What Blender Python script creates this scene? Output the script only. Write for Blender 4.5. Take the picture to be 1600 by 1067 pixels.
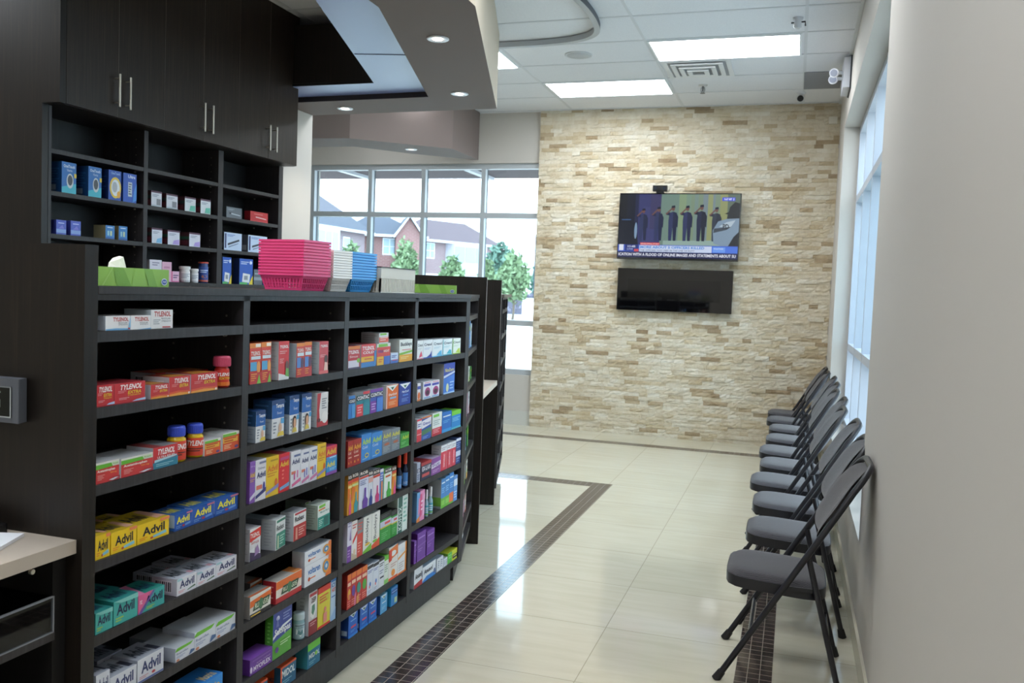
import bpy, math, random
from mathutils import Vector, Matrix

random.seed(7)
for _o in list(bpy.data.objects):
    bpy.data.objects.remove(_o)
scene = bpy.context.scene
COL = scene.collection

# ------------------------------------------------------------ camera
cam_data = bpy.data.cameras.new('camera')
cam_data.sensor_width = 36.0
cam_data.lens = 30.929
cam_data.clip_start = 0.05
cam_data.clip_end = 400
cam = bpy.data.objects.new('camera', cam_data)
COL.objects.link(cam)
yaw, pitch, roll = math.radians(17.746), math.radians(-3.203), math.radians(2.166)
cam.matrix_world = (Matrix.Translation((0, 0, 1.5)) @ Matrix.Rotation(yaw, 4, 'Z')
                    @ Matrix.Rotation(math.pi / 2 + pitch, 4, 'X') @ Matrix.Rotation(roll, 4, 'Z'))
cam_data.dof.use_dof = True
cam_data.dof.focus_distance = 3.2
cam_data.dof.aperture_fstop = 7.0
scene.camera = cam

# ------------------------------------------------------------ world, exposure
world = bpy.data.worlds.new('overcast_sky')
scene.world = world
world.use_nodes = True
wn, wl = world.node_tree.nodes, world.node_tree.links
wn.clear()
w_out = wn.new('ShaderNodeOutputWorld')
w_bg = wn.new('ShaderNodeBackground')
w_bg.inputs['Color'].default_value = (0.86, 0.93, 1.0, 1)
w_bg.inputs['Strength'].default_value = 2.3
wl.new(w_bg.outputs[0], w_out.inputs[0])
sun_data = bpy.data.lights.new('sun', 'SUN')
sun_data.energy = 0.45
sun_data.angle = math.radians(12)
sun_data.color = (1.0, 0.97, 0.92)
sun = bpy.data.objects.new('sun', sun_data)
COL.objects.link(sun)
sun.rotation_euler = (math.radians(38), math.radians(8), math.radians(-25))
PANEL_POWER = 6.5
SPOT_POWER = 14.0
vs = scene.view_settings
vs.view_transform = 'Standard'
vs.look = 'None'
vs.exposure = 1.33
vs.gamma = 1.0
vs.use_curve_mapping = False
scene.cycles.use_denoising = True
scene.cycles.max_bounces = 8
scene.cycles.diffuse_bounces = 5
scene.cycles.glossy_bounces = 4
scene.cycles.transparent_max_bounces = 12
scene.cycles.caustics_reflective = False
scene.cycles.caustics_refractive = False
scene.cycles.sample_clamp_indirect = 6.0


# ------------------------------------------------------------ materials
def lin(hexs):
    hexs = hexs.lstrip('#')
    out = []
    for i in (0, 2, 4):
        c = int(hexs[i:i + 2], 16) / 255
        out.append(c / 12.92 if c <= 0.04045 else ((c + 0.055) / 1.055) ** 2.4)
    return tuple(out)


MATS = {}


def mat(color, rough=0.5, metal=0.0, spec=0.5, emit=0.0, coat=0.0):
    key = (color, rough, metal, spec, emit, coat)
    if key in MATS:
        return MATS[key]
    m = bpy.data.materials.new('paint_' + color)
    m.use_nodes = True
    b = m.node_tree.nodes['Principled BSDF']
    c = lin(color)
    b.inputs['Base Color'].default_value = (*c, 1)
    b.inputs['Roughness'].default_value = rough
    b.inputs['Metallic'].default_value = metal
    b.inputs['Specular IOR Level'].default_value = spec
    b.inputs['Coat Weight'].default_value = coat
    if emit:
        b.inputs['Emission Color'].default_value = (*c, 1)
        b.inputs['Emission Strength'].default_value = emit
    MATS[key] = m
    return m


def node_mat(name):
    m = bpy.data.materials.new(name)
    m.use_nodes = True
    nt = m.node_tree
    b = nt.nodes['Principled BSDF']
    return m, nt, nt.nodes, nt.links, b


def ramp(nodes, stops):
    r = nodes.new('ShaderNodeValToRGB')
    els = r.color_ramp.elements
    while len(els) < len(stops):
        els.new(0.5)
    for e, (p, c) in zip(els, stops):
        e.position = p
        e.color = (*lin(c), 1)
    return r


def geo_pos(nt, scale=(1, 1, 1), loc=(0, 0, 0), rot=(0, 0, 0)):
    g = nt.nodes.new('ShaderNodeNewGeometry')
    mp = nt.nodes.new('ShaderNodeMapping')
    mp.inputs['Scale'].default_value = scale
    mp.inputs['Location'].default_value = loc
    mp.inputs['Rotation'].default_value = rot
    nt.links.new(g.outputs['Position'], mp.inputs['Vector'])
    return mp.outputs['Vector']


def wood_mat(name, c0, c1, c2, rough=0.42):
    m, nt, n, l, b = node_mat(name)
    v = geo_pos(nt, (55, 55, 1.6))
    no = n.new('ShaderNodeTexNoise')
    no.inputs['Scale'].default_value = 1.6
    no.inputs['Detail'].default_value = 6
    no.inputs['Roughness'].default_value = 0.65
    l.new(v, no.inputs['Vector'])
    r = ramp(n, [(0.3, c0), (0.55, c1), (0.8, c2)])
    l.new(no.outputs['Fac'], r.inputs['Fac'])
    l.new(r.outputs['Color'], b.inputs['Base Color'])
    b.inputs['Roughness'].default_value = rough
    b.inputs['Specular IOR Level'].default_value = 0.35
    bp = n.new('ShaderNodeBump')
    bp.inputs['Strength'].default_value = 0.12
    bp.inputs['Distance'].default_value = 0.001
    l.new(no.outputs['Fac'], bp.inputs['Height'])
    l.new(bp.outputs['Normal'], b.inputs['Normal'])
    return m


WOOD = wood_mat('espresso_laminate', '#110e0b', '#1b1511', '#2f241c')
WOOD_DOOR = wood_mat('espresso_door_laminate', '#1e1712', '#2b211a', '#403228')
WOOD_SHELF = wood_mat('espresso_shelf_board', '#2a282a', '#343234', '#403e40', 0.45)
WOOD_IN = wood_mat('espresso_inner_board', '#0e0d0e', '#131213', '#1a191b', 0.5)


def plaster(name, c, rough=0.75):
    m, nt, n, l, b = node_mat(name)
    v = geo_pos(nt, (1, 1, 1))
    no = n.new('ShaderNodeTexNoise')
    no.inputs['Scale'].default_value = 120
    no.inputs['Detail'].default_value = 3
    l.new(v, no.inputs['Vector'])
    b.inputs['Base Color'].default_value = (*lin(c), 1)
    b.inputs['Roughness'].default_value = rough
    b.inputs['Specular IOR Level'].default_value = 0.25
    bp = n.new('ShaderNodeBump')
    bp.inputs['Strength'].default_value = 0.06
    bp.inputs['Distance'].default_value = 0.002
    l.new(no.outputs['Fac'], bp.inputs['Height'])
    l.new(bp.outputs['Normal'], b.inputs['Normal'])
    return m


WALL = plaster('warm_white_wall_paint', '#c0bbb4')
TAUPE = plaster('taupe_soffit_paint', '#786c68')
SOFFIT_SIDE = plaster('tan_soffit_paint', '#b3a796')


def floor_mat():
    m, nt, n, l, b = node_mat('polished_cream_tile')
    v = geo_pos(nt, (1, 1, 1), (0.74, -5.07, 0))
    br = n.new('ShaderNodeTexBrick')
    br.offset = 0.0
    br.inputs['Scale'].default_value = 1.0
    br.inputs['Brick Width'].default_value = 0.6
    br.inputs['Row Height'].default_value = 0.6
    br.inputs['Mortar Size'].default_value = 0.0022
    br.inputs['Mortar Smooth'].default_value = 0.2
    br.inputs['Bias'].default_value = 0.0
    br.inputs['Color1'].default_value = (*lin('#c9c4b0'), 1)
    br.inputs['Color2'].default_value = (*lin('#cfcab8'), 1)
    br.inputs['Mortar'].default_value = (*lin('#aca594'), 1)
    l.new(v, br.inputs['Vector'])
    v2 = geo_pos(nt, (1.2, 9, 1))
    no = n.new('ShaderNodeTexNoise')
    no.inputs['Scale'].default_value = 2.2
    no.inputs['Detail'].default_value = 5
    l.new(v2, no.inputs['Vector'])
    r = ramp(n, [(0.35, '#c9c3ad'), (0.65, '#ffffff')])
    l.new(no.outputs['Fac'], r.inputs['Fac'])
    mx = n.new('ShaderNodeMix')
    mx.data_type = 'RGBA'
    mx.blend_type = 'MULTIPLY'
    mx.inputs[0].default_value = 0.16
    l.new(br.outputs['Color'], mx.inputs[6])
    l.new(r.outputs['Color'], mx.inputs[7])
    l.new(mx.outputs[2], b.inputs['Base Color'])
    b.inputs['Roughness'].default_value = 0.07
    b.inputs['Specular IOR Level'].default_value = 0.75
    v3 = geo_pos(nt, (1, 1, 1))
    n3 = n.new('ShaderNodeTexNoise')
    n3.inputs['Scale'].default_value = 3.0
    l.new(v3, n3.inputs['Vector'])
    bp = n.new('ShaderNodeBump')
    bp.inputs['Strength'].default_value = 0.05
    bp.inputs['Distance'].default_value = 0.01
    l.new(n3.outputs['Fac'], bp.inputs['Height'])
    l.new(bp.outputs['Normal'], b.inputs['Normal'])
    return m


def mosaic_mat():
    m, nt, n, l, b = node_mat('dark_brown_mosaic')
    v = geo_pos(nt, (1, 1, 1), (1.46, -6.72, 0))
    br = n.new('ShaderNodeTexBrick')
    br.offset = 0.0
    br.inputs['Scale'].default_value = 1.0
    br.inputs['Brick Width'].default_value = 0.0483
    br.inputs['Row Height'].default_value = 0.05
    br.inputs['Mortar Size'].default_value = 0.0016
    br.inputs['Mortar Smooth'].default_value = 0.1
    br.inputs['Color1'].default_value = (*lin('#3b322f'), 1)
    br.inputs['Color2'].default_value = (*lin('#463b37'), 1)
    br.inputs['Mortar'].default_value = (*lin('#a39a90'), 1)
    l.new(v, br.inputs['Vector'])
    l.new(br.outputs['Color'], b.inputs['Base Color'])
    b.inputs['Roughness'].default_value = 0.16
    b.inputs['Specular IOR Level'].default_value = 0.6
    return m


def mosaic_right_mat():
    m = mosaic_mat()
    for nd in m.node_tree.nodes:
        if nd.type == 'MAPPING':
            nd.inputs['Location'].default_value = (0.155, -8.77, 0)
    return m


def stone_mat():
    m, nt, n, l, b = node_mat('split_face_travertine')
    g = n.new('ShaderNodeNewGeometry')
    r = ramp(n, [(0.0, '#dfd9cb'), (0.2, '#d2c7b2'), (0.4, '#dad3c3'), (0.6, '#cbbda2'), (0.75, '#d8cfbc'), (0.88, '#c4b498'), (0.95, '#b2a085'), (1.0, '#a08d74')])
    l.new(g.outputs['Random Per Island'], r.inputs['Fac'])
    v = geo_pos(nt, (1, 1, 0.9))
    no = n.new('ShaderNodeTexNoise')
    no.inputs['Scale'].default_value = 7
    no.inputs['Detail'].default_value = 8
    no.inputs['Roughness'].default_value = 0.7
    l.new(v, no.inputs['Vector'])
    r2 = ramp(n, [(0.32, '#c4a878'), (0.44, '#e6dcc6'), (0.6, '#ffffff')])
    l.new(no.outputs['Fac'], r2.inputs['Fac'])
    mx = n.new('ShaderNodeMix')
    mx.data_type = 'RGBA'
    mx.blend_type = 'MULTIPLY'
    mx.inputs[0].default_value = 0.38
    l.new(r.outputs['Color'], mx.inputs[6])
    l.new(r2.outputs['Color'], mx.inputs[7])
    l.new(mx.outputs[2], b.inputs['Base Color'])
    b.inputs['Roughness'].default_value = 0.8
    b.inputs['Specular IOR Level'].default_value = 0.2
    bn = n.new('ShaderNodeTexNoise')
    bn.inputs['Scale'].default_value = 38
    bn.inputs['Detail'].default_value = 6
    l.new(v, bn.inputs['Vector'])
    bp = n.new('ShaderNodeBump')
    bp.inputs['Strength'].default_value = 0.5
    bp.inputs['Distance'].default_value = 0.02
    l.new(bn.outputs['Fac'], bp.inputs['Height'])
    l.new(bp.outputs['Normal'], b.inputs['Normal'])
    return m


def ceiling_mat():
    m, nt, n, l, b = node_mat('mineral_ceiling_tile')
    v = geo_pos(nt, (1, 1, 1))
    no = n.new('ShaderNodeTexNoise')
    no.inputs['Scale'].default_value = 160
    no.inputs['Detail'].default_value = 4
    l.new(v, no.inputs['Vector'])
    r = ramp(n, [(0.3, '#d8dae0'), (0.7, '#e2e4e9')])
    l.new(no.outputs['Fac'], r.inputs['Fac'])
    l.new(r.outputs['Color'], b.inputs['Base Color'])
    b.inputs['Roughness'].default_value = 0.9
    return m


def fabric_mat():
    m, nt, n, l, b = node_mat('charcoal_woven_fabric')
    v = geo_pos(nt, (1, 1, 1))
    wv = n.new('ShaderNodeTexWave')
    wv.inputs['Scale'].default_value = 55
    wv.inputs['Distortion'].default_value = 5
    wv.inputs['Detail'].default_value = 3
    wv.bands_direction = 'Y'
    l.new(v, wv.inputs['Vector'])
    r = ramp(n, [(0.2, '#2c2a2e'), (0.8, '#434046')])
    l.new(wv.outputs['Color'], r.inputs['Fac'])
    l.new(r.outputs['Color'], b.inputs['Base Color'])
    b.inputs['Roughness'].default_value = 0.9
    b.inputs['Sheen Weight'].default_value = 0.3
    bp = n.new('ShaderNodeBump')
    bp.inputs['Strength'].default_value = 0.35
    bp.inputs['Distance'].default_value = 0.002
    l.new(wv.outputs['Fac'], bp.inputs['Height'])
    l.new(bp.outputs['Normal'], b.inputs['Normal'])
    return m


def glass_mat(name, tint='#f2fbff', refl=0.06):
    m = bpy.data.materials.new(name)
    m.use_nodes = True
    n, l = m.node_tree.nodes, m.node_tree.links
    n.clear()
    o = n.new('ShaderNodeOutputMaterial')
    t = n.new('ShaderNodeBsdfTransparent')
    t.inputs['Color'].default_value = (*lin(tint), 1)
    g = n.new('ShaderNodeBsdfGlossy')
    g.inputs['Roughness'].default_value = 0.02
    lw = n.new('ShaderNodeLayerWeight')
    lw.inputs['Blend'].default_value = 0.5
    pw = n.new('ShaderNodeMath')
    pw.operation = 'POWER'
    pw.inputs[1].default_value = 5.0
    l.new(lw.outputs['Facing'], pw.inputs[0])
    f = n.new('ShaderNodeMath')
    f.operation = 'MULTIPLY_ADD'
    f.inputs[1].default_value = 0.6
    f.inputs[2].default_value = 0.04
    l.new(pw.outputs[0], f.inputs[0])
    mx = n.new('ShaderNodeMixShader')
    l.new(f.outputs[0], mx.inputs[0])
    l.new(t.outputs[0], mx.inputs[1])
    l.new(g.outputs[0], mx.inputs[2])
    l.new(mx.outputs[0], o.inputs[0])
    return m


def brick_mat(name, c1, c2, mortar):
    m, nt, n, l, b = node_mat(name)
    tc = n.new('ShaderNodeTexCoord')
    mp = n.new('ShaderNodeMapping')
    mp.inputs['Rotation'].default_value = (math.pi / 2, 0, 0)
    l.new(tc.outputs['Object'], mp.inputs['Vector'])
    br = n.new('ShaderNodeTexBrick')
    br.inputs['Scale'].default_value = 1.0
    br.inputs['Brick Width'].default_value = 0.5
    br.inputs['Row Height'].default_value = 0.16
    br.inputs['Mortar Size'].default_value = 0.02
    br.inputs['Color1'].default_value = (*lin(c1), 1)
    br.inputs['Color2'].default_value = (*lin(c2), 1)
    br.inputs['Mortar'].default_value = (*lin(mortar), 1)
    l.new(mp.outputs['Vector'], br.inputs['Vector'])
    l.new(br.outputs['Color'], b.inputs['Base Color'])
    b.inputs['Roughness'].default_value = 0.9
    return m


FLOOR = floor_mat()
MOSAIC = mosaic_mat()
MOSAIC_R = mosaic_right_mat()
STONE = stone_mat()
CEIL = ceiling_mat()
FABRIC = fabric_mat()
GLASS = glass_mat('window_glass')
FRAME = mat('#b0b6ba', 0.4, 0.15)
FRAME_DAYLIT = mat('#b4bac4', 0.4)  # frame grey made paler and bluer to show daylight falling on it
BLACK_TUBE = mat('#26262b', 0.38, 0.2)
STEEL = mat('#c9c5b8', 0.3, 0.9)


# ------------------------------------------------------------ mesh builder
class M:
    def __init__(self):
        self.v, self.f, self.mi, self.mats, self.sm = [], [], [], [], []

    def _m(self, m):
        if m not in self.mats:
            self.mats.append(m)
        return self.mats.index(m)

    def add(self, verts, faces, m, smooth=False):
        o = len(self.v)
        k = self._m(m)
        self.v.extend(tuple(p) for p in verts)
        for f in faces:
            self.f.append(tuple(i + o for i in f))
            self.mi.append(k)
            self.sm.append(smooth)

    def box(self, x0, y0, z0, x1, y1, z1, m, side=None, top=None):
        vs_ = [(x0, y0, z0), (x1, y0, z0), (x1, y1, z0), (x0, y1, z0), (x0, y0, z1), (x1, y0, z1), (x1, y1, z1), (x0, y1, z1)]
        self.add(vs_, [(0, 1, 5, 4)], m)
        s = side or m
        self.add(vs_, [(1, 2, 6, 5), (3, 0, 4, 7)], s)
        self.add(vs_, [(2, 3, 7, 6)], s)
        self.add(vs_, [(4, 5, 6, 7), (3, 2, 1, 0)], top or m)

    def poly(self, pts, m):
        self.add(pts, [tuple(range(len(pts)))], m)

    def prism(self, pts, z0, z1, m, side=None):
        n = len(pts)
        vs_ = [(p[0], p[1], z0) for p in pts] + [(p[0], p[1], z1) for p in pts]
        self.add(vs_, [tuple(reversed(range(n))), tuple(range(n, 2 * n))], m)
        self.add(vs_, [(i, (i + 1) % n, n + (i + 1) % n, n + i) for i in range(n)], side or m)

    def tube(self, path, r, m, n=10, caps=True):
        P = [Vector(p) for p in path]
        rs = r if isinstance(r, (list, tuple)) else [r] * len(P)
        rings = []
        prev = None
        for i, p in enumerate(P):
            a = P[max(i - 1, 0)]
            c = P[min(i + 1, len(P) - 1)]
            t = (c - a).normalized()
            if prev is None:
                u = t.cross(Vector((0, 0, 1)))
                if u.length < 1e-3:
                    u = t.cross(Vector((1, 0, 0)))
            else:
                u = prev - t * prev.dot(t)
            u.normalize()
            prev = u
            w = t.cross(u)
            rings.append([p + (u * math.cos(2 * math.pi * k / n) + w * math.sin(2 * math.pi * k / n)) * rs[i] for k in range(n)])
        vs_ = [q for ring in rings for q in ring]
        fs = []
        for i in range(len(P) - 1):
            for k in range(n):
                fs.append((i * n + k, i * n + (k + 1) % n, (i + 1) * n + (k + 1) % n, (i + 1) * n + k))
        self.add(vs_, fs, m, True)
        if caps:
            self.add(vs_, [tuple(reversed(range(n))), tuple(range(len(vs_) - n, len(vs_)))], m)

    def lathe(self, prof, m, n=24, c=(0, 0, 0), smooth=True):
        vs_, fs = [], []
        for (r, z) in prof:
            for k in range(n):
                a = 2 * math.pi * k / n
                vs_.append((c[0] + r * math.cos(a), c[1] + r * math.sin(a), c[2] + z))
        for i in range(len(prof) - 1):
            for k in range(n):
                fs.append((i * n + k, i * n + (k + 1) % n, (i + 1) * n + (k + 1) % n, (i + 1) * n + k))
        self.add(vs_, fs, m, smooth)
        self.add(vs_, [tuple(reversed(range(n))), tuple(range(len(vs_) - n, len(vs_)))], m)

    def build(self, name, parent=None, loc=(0, 0, 0), rotz=0.0, link=True):
        me = bpy.data.meshes.new(name)
        me.from_pydata(self.v, [], self.f)
        for m in self.mats:
            me.materials.append(m)
        me.polygons.foreach_set('material_index', self.mi)
        me.polygons.foreach_set('use_smooth', self.sm)
        me.update()
        o = bpy.data.objects.new(name, me)
        COL.objects.link(o)
        if parent is not None:
            o.parent = parent
        o.location = loc
        o.rotation_euler = (0, 0, rotz)
        return o


def tag(o, label, cat, group=None, kind=None):
    if label:
        o['label'] = label
    if cat:
        o['category'] = cat
    if group:
        o['group'] = group
    if kind:
        o['kind'] = kind
    return o


def thing(name, label, cat, loc=(0, 0, 0), rotz=0.0, group=None):
    o = bpy.data.objects.new(name, None)
    o.empty_display_size = 0.05
    COL.objects.link(o)
    o.location = loc
    o.rotation_euler = (0, 0, rotz)
    return tag(o, label, cat, group)


def struct(mb, name, parent=None):
    o = mb.build(name, parent)
    if parent is None:
        o['kind'] = 'structure'
    return o


def bevel(o, w=0.004, seg=2):
    b = o.modifiers.new('soft_edges', 'BEVEL')
    b.width = w
    b.segments = seg
    b.limit_method = 'ANGLE'
    return o


# ------------------------------------------------------------ lettering
TXT = {}


def text_geo(s, bold):
    key = (s, bold)
    if key not in TXT:
        cu = bpy.data.curves.new('lettering', 'FONT')
        cu.body = s
        cu.resolution_u = 2
        cu.size = 1.0
        cu.offset = 0.028 if bold else 0.006
        ob = bpy.data.objects.new('lettering', cu)
        me = bpy.data.meshes.new_from_object(ob)
        vs_ = [(v.co.x, v.co.y) for v in me.vertices]
        fs = [tuple(p.vertices) for p in me.polygons]
        x0, x1 = min(a for a, _ in vs_), max(a for a, _ in vs_)
        y0, y1 = min(b for _, b in vs_), max(b for _, b in vs_)
        vs_ = [((a - x0) / (x1 - x0), (b - y0) / (y1 - y0)) for a, b in vs_]
        TXT[key] = (vs_, fs)
        bpy.data.objects.remove(ob)
        bpy.data.meshes.remove(me)
        bpy.data.curves.remove(cu)
    return TXT[key]


PRINT_ROUGH = 0.4


def prints(mb, spec, O, U, V, pm=None, step=0.00035, base=0):
    """Draw a printed design on the face with corner O and edges U (right) and V (up)."""
    O, U, V = Vector(O), Vector(U), Vector(V)
    N = U.cross(V).normalized()
    pm = pm or (lambda c: mat(c, PRINT_ROUGH))
    k = base
    for it in spec.split(';'):
        w = it.split()
        if not w:
            continue
        k += 1
        off = N * (step * k)

        def P(x, y):
            return O + U * x + V * y + off
        t = w[0]
        if t == 'r':
            x0, y0, x1, y1 = map(float, w[1:5])
            mb.poly([P(x0, y0), P(x1, y0), P(x1, y1), P(x0, y1)], pm(w[5]))
        elif t == 'p':
            c = list(map(float, w[1:-1]))
            mb.poly([P(c[i], c[i + 1]) for i in range(0, len(c), 2)], pm(w[-1]))
        elif t == 'e':
            cx, cy, rx, ry = map(float, w[1:5])
            mb.poly([P(cx + rx * math.cos(a * math.pi / 10), cy + ry * math.sin(a * math.pi / 10)) for a in range(20)], pm(w[5]))
        elif t in ('t', 'b', 'i', 'n'):
            s = w[1].replace('_', ' ')
            x0, y0, x1, y1 = map(float, w[2:6])
            vs_, fs = text_geo(s, t in ('b', 'i'))
            if t == 'n':      # reads upwards
                mb.add([P(x1 - (x1 - x0) * b, y0 + (y1 - y0) * a) for a, b in vs_], fs, pm(w[6]))
            else:
                sh = 0.12 * (y1 - y0) if t == 'i' else 0
                mb.add([P(x0 + (x1 - x0) * a + sh * b, y0 + (y1 - y0) * b) for a, b in vs_], fs, pm(w[6]))
        elif t == 'l':        # a few lines of small print
            x0, y0, x1, y1 = map(float, w[1:5])
            nl = int(w[5])
            for q in range(nl):
                ya = y1 - (y1 - y0) * (q + 0.15) / nl
                yb = ya - (y1 - y0) * 0.45 / nl
                xe = x1 - (x1 - x0) * (0.0, 0.25, 0.12, 0.4)[q % 4]
                mb.poly([P(x0, yb), P(xe, yb), P(xe, ya), P(x0, ya)], pm(w[6]))
        elif t == 'bar':      # bar code
            x0, y0, x1, y1 = map(float, w[1:5])
            mb.poly([P(x0, y0), P(x1, y0), P(x1, y1), P(x0, y1)], pm('#d9dce2'))
            off = N * (step * (k + 0.6))
            for q in range(8):
                xa = x0 + (x1 - x0) * (q + 0.2) / 8
                xb = xa + (x1 - x0) * (0.06 if q % 3 else 0.09)
                mb.poly([P(xa, y0 * 0.9 + y1 * 0.1), P(xb, y0 * 0.9 + y1 * 0.1), P(xb, y1 * 0.9 + y0 * 0.1), P(xa, y1 * 0.9 + y0 * 0.1)], pm('#30343c'))

# ------------------------------------------------------------ the room shell
XR = 0.33          # inner face of the right wall
YB = 9.50          # inner face of the far wall
ZC = 3.51          # ceiling
XL = -6.6
YN = -3.0

mb = M()
mb.box(XL - 0.3, YN - 0.3, -0.12, XR + 0.3, YB + 0.25, 0.0, FLOOR)
struct(mb, 'floor')
mb = M()
mb.box(-1.46, YN, 0.0, -1.31, 6.72, 0.0012, MOSAIC)
mb.box(XL, 6.72, 0.0, -1.31, 6.87, 0.0012, MOSAIC)
struct(mb, 'trim_1')
mb = M()
mb.box(-0.155, YN, 0.0, -0.01, 8.77, 0.0012, MOSAIC_R)
mb.box(XL, 8.77, 0.0, -0.01, 8.92, 0.0012, MOSAIC_R)
struct(mb, 'trim_2')

mb = M()
mb.box(XL - 0.3, YN - 0.3, ZC, XR + 0.3, YB + 0.3, ZC + 0.2, CEIL)
struct(mb, 'ceiling')
mb = M()
GR = mat('#ced1d6', 0.6)
for k in range(-5, 3):
    x = -1.232 + 1.2 * k
    if XL < x < XR - 0.05:
        mb.box(x - 0.012, YN, ZC - 0.003, x + 0.012, YB - 0.06, ZC + 0.001, GR)
for k in range(-17, 5):
    y = 6.975 + 0.61 * k
    if YN < y < YB - 0.05:
        mb.box(XL, y - 0.012, ZC - 0.004, XR, y + 0.012, ZC + 0.001, GR)
mb.box(XR - 0.025, YN, ZC - 0.012, XR, YB, ZC, GR)
struct(mb, 'trim_3')

# right wall with its long window opening
WY0, WY1, WZ0, WZ1 = 4.25, 8.40, 0.43, 3.07
mb = M()
mb.box(XR, YN - 0.3, 0, XR + 0.3, WY0, ZC, WALL)
mb.box(XR, WY1, 0, XR + 0.3, YB + 0.3, ZC, WALL)
mb.box(XR, WY0, 0, XR + 0.3, WY1, WZ0, WALL)
mb.box(XR, WY0, WZ1, XR + 0.3, WY1, ZC, WALL)
struct(mb, 'wall_right')
# far wall with the wide window opening on the left
BX0, BX1, BZ0, BZ1 = -5.70, -2.62, 0.567, 2.95
mb = M()
mb.box(XL - 0.3, YB, 0, BX0, YB + 0.25, ZC, WALL)
mb.box(BX1, YB, 0, XR + 0.3, YB + 0.25, ZC, WALL)
mb.box(BX0, YB, 0, BX1, YB + 0.25, BZ0, WALL)
mb.box(BX0, YB, BZ1, BX1, YB + 0.25, ZC, WALL)
struct(mb, 'wall_back')
mb = M()
mb.box(XL - 0.3, YN - 0.3, 0, XL, YB, ZC, WALL)
mb.box(XL, 5.965, 0, -4.0, 6.69, ZC, WALL)
struct(mb, 'wall_left')
mb = M()
mb.box(XL, YN - 0.3, 0, XR, YN, ZC, WALL)
struct(mb, 'wall_front')

# split face stone cladding on the far wall
mb = M()
rs = random.Random(3)
z = 0.0
SX0, SX1 = -2.79, XR
row = 0
while z < ZC - 0.004:
    h = min(0.0425, ZC - z)
    x = SX0 - rs.random() * 0.2
    while x < SX1:
        w = rs.choice([0.09, 0.13, 0.16, 0.2, 0.25, 0.14])
        xa, xb = max(x, SX0), min(x + w, SX1)
        if xb - xa > 0.012:
            d = 0.037 + rs.random() * 0.014
            g = 0.0003
            y1, y0 = YB + 0.0, YB - d
            nx = max(2, int((xb - xa) / 0.035))
            front = []
            for j in range(3):
                for i in range(nx + 1):
                    e = 0.003 if j in (0, 2) or i in (0, nx) else 0.0
                    front.append((xa + g + (xb - xa - 2 * g) * i / nx, y0 + e + rs.uniform(-0.003, 0.003), z + g + (h - 2 * g) * j / 2))
            base = [(xa + g, y1, z + g), (xb - g, y1, z + g), (xb - g, y1, z + h - g), (xa + g, y1, z + h - g)]
            n1 = nx + 1
            fs = [(j * n1 + i, j * n1 + i + 1, (j + 1) * n1 + i + 1, (j + 1) * n1 + i) for j in range(2) for i in range(nx)]
            B = 3 * n1
            fs.append(tuple([B, B + 1] + [i for i in range(nx, -1, -1)]))
            fs.append(tuple([B + 3] + [2 * n1 + i for i in range(nx + 1)] + [B + 2]))
            fs.append((B, 0, n1, 2 * n1, B + 3))
            fs.append((B + 1, B + 2, 2 * n1 + nx, n1 + nx, nx))
            mb.add(front + base, fs, STONE)
        x += w
    z += 0.0425
    row += 1
stone = struct(mb, 'wall_back_stone')

TILE_BASE = mat('#cfc9b6', 0.25)
mb = M()
mb.box(XR - 0.012, YN, 0, XR, YB - 0.06, 0.10, TILE_BASE)
struct(mb, 'baseboard_right')
mb = M()
mb.box(XL, YB - 0.014, 0, SX0, YB, 0.155, mat('#c4c4be', 0.2))
struct(mb, 'baseboard_back')


FRAME_OUT = mat('#10141f', 0.5)


def window_frame(name, axis, c0, c1, a0, a1, z0, z1, verts, hors, t=0.05, th=0.06, FRAME=FRAME):
    """c0..c1 depth range; a0..a1 along the wall."""
    mb = M()

    def bx(a, b, za, zb, e=0.0):
        cm_ = (c0 + c1) / 2
        if axis == 'x':
            mb.box(a, c0 + e, za, b, cm_ + 0.01, zb, FRAME)
            mb.box(a, cm_ + 0.01, za, b, c1 - e, zb, FRAME_OUT)
        else:
            mb.box(c0 + e, a, za, cm_ + 0.01, b, zb, FRAME)
            mb.box(cm_ + 0.01, a, za, c1 - e, b, zb, FRAME_OUT)
    bx(a0, a0 + t, z0, z1)
    bx(a1 - t, a1, z0, z1)
    for v in verts:
        bx(v - t / 2, v + t / 2, z0, z1)
    bx(a0, a1, z0, z0 + th, 0.0015)
    bx(a0, a1, z1 - th, z1, 0.0015)
    for hh in hors:
        bx(a0, a1, hh - th / 2, hh + th / 2, 0.0015)
    fr = struct(mb, name)
    vs_ = [a0] + list(verts) + [a1]
    hz = [z0] + list(hors) + [z1]
    cm = (c0 + c1) / 2
    for i in range(len(vs_) - 1):
        for j in range(len(hz) - 1):
            g = M()
            if axis == 'x':
                g.box(vs_[i] + 0.02, cm - 0.004, hz[j] + 0.02, vs_[i + 1] - 0.02, cm + 0.004, hz[j + 1] - 0.02, GLASS)
            else:
                g.box(cm - 0.004, vs_[i] + 0.02, hz[j] + 0.02, cm + 0.004, vs_[i + 1] - 0.02, hz[j + 1] - 0.02, GLASS)
            g.build('glass_pane', fr)
    return fr


window_frame('window_1', 'x', YB + 0.03, YB + 0.13, BX0, BX1, BZ0, BZ1, [-4.90, -4.21, -3.466], [2.365, 1.152])
window_frame('window_2', 'y', XR + 0.13, XR + 0.29, WY0, WY1, WZ0, WZ1, [4.95, 5.80, 6.65, 7.50], [2.43, 1.13], FRAME=FRAME_DAYLIT)

# ------------------------------------------------------------ soffits (bulkheads) over the counter
SZ1 = 2.938
outer = [(-1.623, 0.9), (-1.623, 4.25), (-2.321, 6.63), (-4.0, 6.685)]
inner = [(-2.123, 0.9), (-2.123, 4.17), (-2.704, 6.162), (-4.0, 6.205)]
mb = M()


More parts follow.
